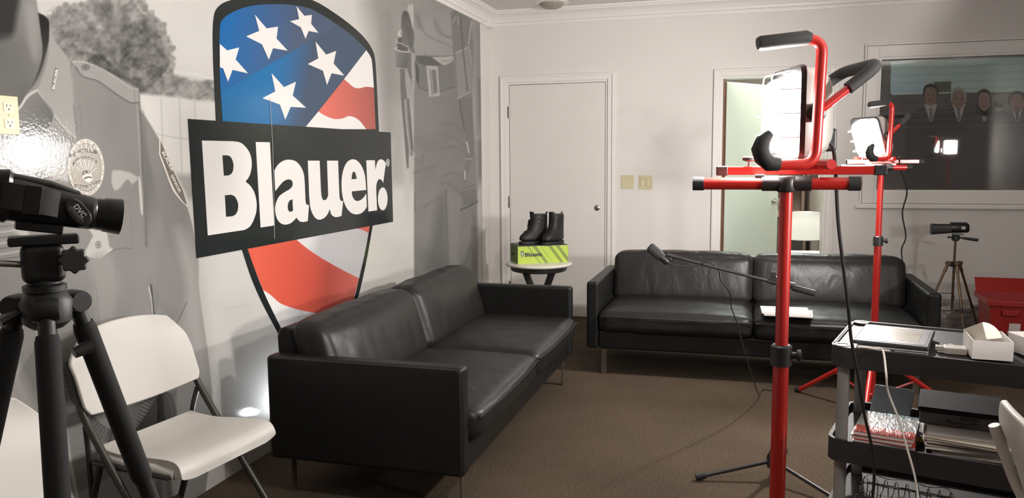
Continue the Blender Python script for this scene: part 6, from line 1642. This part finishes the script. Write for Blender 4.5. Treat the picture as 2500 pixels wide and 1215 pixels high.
for fi, (cx_, hy_, w_, hm, tm) in enumerate(((2272, 232, 1.0, hair, tie), (2340, 240, 1.0, greyhair, tie), (2402, 245, 0.92, hair, None), (2482, 250, 1.1, hair, suit), (2560, 240, 1.05, hair, tie))):
    b0_ = 3 + fi * 5
    gpd('suit_figure', [(cx_ - 66 * w_, 480), (cx_ - 60 * w_, 310, 1), (cx_ - 46 * w_, 278, 1), (cx_ - 15 * w_, 262, 1), (cx_ + 15 * w_, 262, 1), (cx_ + 46 * w_, 280, 1), (cx_ + 60 * w_, 312, 1), (cx_ + 66 * w_, 480)], suit, b0_ + 0)
    gpd('shirt_front', [(cx_ - 16 * w_, 254), (cx_ + 16 * w_, 254), (cx_ + 4, 296), (cx_ - 2, 296)], shirtp, b0_ + 1, False)
    if tm: gpd('tie', [(cx_ - 3, 264), (cx_ + 4, 264), (cx_ + 5, 290), (cx_ + 1, 298), (cx_ - 3, 290)], tm, b0_ + 2, False)
    gpd('hair', [(cx_ - 19 * w_, hy_, 1), (cx_ - 16 * w_, hy_ - 20, 1), (cx_, hy_ - 28, 1), (cx_ + 16 * w_, hy_ - 20, 1), (cx_ + 19 * w_, hy_, 1), (cx_ + (21 if hm is hair and tm is None else 14) * w_, hy_ + (34 if tm is None else 10), 1), (cx_ - (21 if tm is None else 14) * w_, hy_ + (34 if tm is None else 10), 1)], hm, b0_ + 1)
    gpd('face', [(cx_ - 15 * w_, hy_ - 6, 1), (cx_ - 8 * w_, hy_ - 18, 1), (cx_ + 8 * w_, hy_ - 18, 1), (cx_ + 15 * w_, hy_ - 6, 1), (cx_ + 13 * w_, hy_ + 14, 1), (cx_, hy_ + 27, 1), (cx_ - 13 * w_, hy_ + 14, 1)], skin, b0_ + 2)
    for sx in (-1, 1): gpd('eye', [(cx_ + sx * 6 * w_ - 2.4, hy_ + 1), (cx_ + sx * 6 * w_ + 2.4, hy_ + 1), (cx_ + sx * 6 * w_ + 2.4, hy_ - 1), (cx_ + sx * 6 * w_ - 2.4, hy_ - 1)], hair, b0_ + 3, False)
    gpd('mouth', [(cx_ - 5, hy_ + 13), (cx_ + 5, hy_ + 13), (cx_ + 3, hy_ + 15.5), (cx_ - 3, hy_ + 15.5)], pr('lip_print', (0.11, 0.04, 0.035)), b0_ + 3, False)
# partial wordmark on the wall behind the people
pale = pr('pale_wall_print', (0.30, 0.28, 0.26))
gpd('wall_print', [(2422, 232), (2468, 228), (2466, 262), (2446, 276), (2426, 270)], pale, 2)
def fnB(x, y, z):
    a, b_ = Fp(2425 + x, 262 - y); return (a - gp.location.x, 0.0 - 0.085 + 0.0815 - 0.0012, b_ - gp.location.z)
text_mesh('Bla', 20, fnB, pr('dark_wordmark_print', (0.03, 0.027, 0.026)), 'wordmark', gp, bold=0.8)
# thin bars imitating the reflection of a blind, between glass and print
bl = thing('blind_reflection', ((WN[0] + WN[1]) / 2, YF + 0.062, 2.09), 0, 'thin pale bars added for the reflection of a blind across the upper window', 'blind')
slm = mat('reflected_blind', (0.32, 0.33, 0.32), 0.4)
MB().b2((gx0, YF + 0.058, WN[3] - 0.030), (gx1, YF + 0.070, WN[3] - 0.019)).build('reflected_rail', slm, bl, world=True, smooth=False)
for k in range(9):
    z_ = 2.035 - k * 0.056
    MB().b2((gx0 + 0.002, YF + 0.059, z_), (gx1 - 0.002, YF + 0.062, z_ + 0.0016)).build('slat', slm, bl, world=True, smooth=False)

# ------------------------------------------------------------------ office beyond the open door
dk = thing('office_desk', (2.18, 9.55, 0), 0, 'brown wooden desk with hutch in the dim office beyond the open door', 'desk')
brown = mat('brown_laminate', (0.16, 0.105, 0.075), 0.5, var=0.15, vscale=6)
MB().b2((-0.62, -0.35, 0.72), (0.62, 0.35, 0.75)).build('desk_top', mat('tan_laminate', (0.34, 0.24, 0.15), 0.4), dk, smooth=False)
for sx in (-1, 1): MB().b2((sx * 0.60 - 0.015, -0.33, 0), (sx * 0.60 + 0.015, 0.33, 0.72)).build('side_panel', brown, dk, smooth=False)
MB().b2((-0.585, 0.28, 0.2), (0.585, 0.30, 0.72)).build('modesty_panel', brown, dk, smooth=False)
for sx in (-1, 1): MB().b2((sx * 0.60 - 0.015, 0.05, 0.75), (sx * 0.60 + 0.015, 0.35, 1.45)).build('hutch_side', brown, dk, smooth=False)
MB().b2((-0.585, 0.33, 0.75), (0.585, 0.35, 1.45)).build('hutch_back', brown, dk, smooth=False)
for z in (1.10, 1.43): MB().b2((-0.585, 0.05, z), (0.585, 0.33, z + 0.02)).build('shelf', brown, dk, smooth=False)
MB().b2((0.585, -0.30, 0.05), (0.20, 0.25, 0.70)).build('drawer_unit', mat('dark_drawer_front', (0.05, 0.04, 0.04), 0.4), dk, bevel=0.004)

# ceiling troffers that are on: one behind the camera, one in the office
def troffer(loc, label, e, sx=0.58, sy=1.18):
    t_ = thing('ceiling_troffer', loc, 0, label, 'ceiling light')
    f_ = MB(); f_.b2((-sx / 2 - 0.02, -sy / 2 - 0.02, -0.012), (sx / 2 + 0.02, -sy / 2, 0)); f_.b2((-sx / 2 - 0.02, sy / 2, -0.012), (sx / 2 + 0.02, sy / 2 + 0.02, 0))
    f_.b2((-sx / 2 - 0.02, -sy / 2, -0.012), (-sx / 2, sy / 2, 0)); f_.b2((sx / 2, -sy / 2, -0.012), (sx / 2 + 0.02, sy / 2, 0))
    f_.build('frame', trim_m, t_, smooth=False)
    MB().b2((-sx / 2, -sy / 2, -0.008), (sx / 2, sy / 2, -0.004)).build('diffuser', mat('lit_diffuser_%d' % int(e * 10), (0.9, 0.9, 0.9), 0.5, emit=(0.93, 1.0, 0.94), estr=e), t_, smooth=False)
troffer((2.42, 8.0, ZC), 'lit ceiling panel of the office behind the open door', ROOM2_LIGHT)
if CEIL_LIGHT > 0:
    troffer((3.9, 1.2, ZC), 'lit ceiling panel on the right side of the room, outside the picture', CEIL_LIGHT)
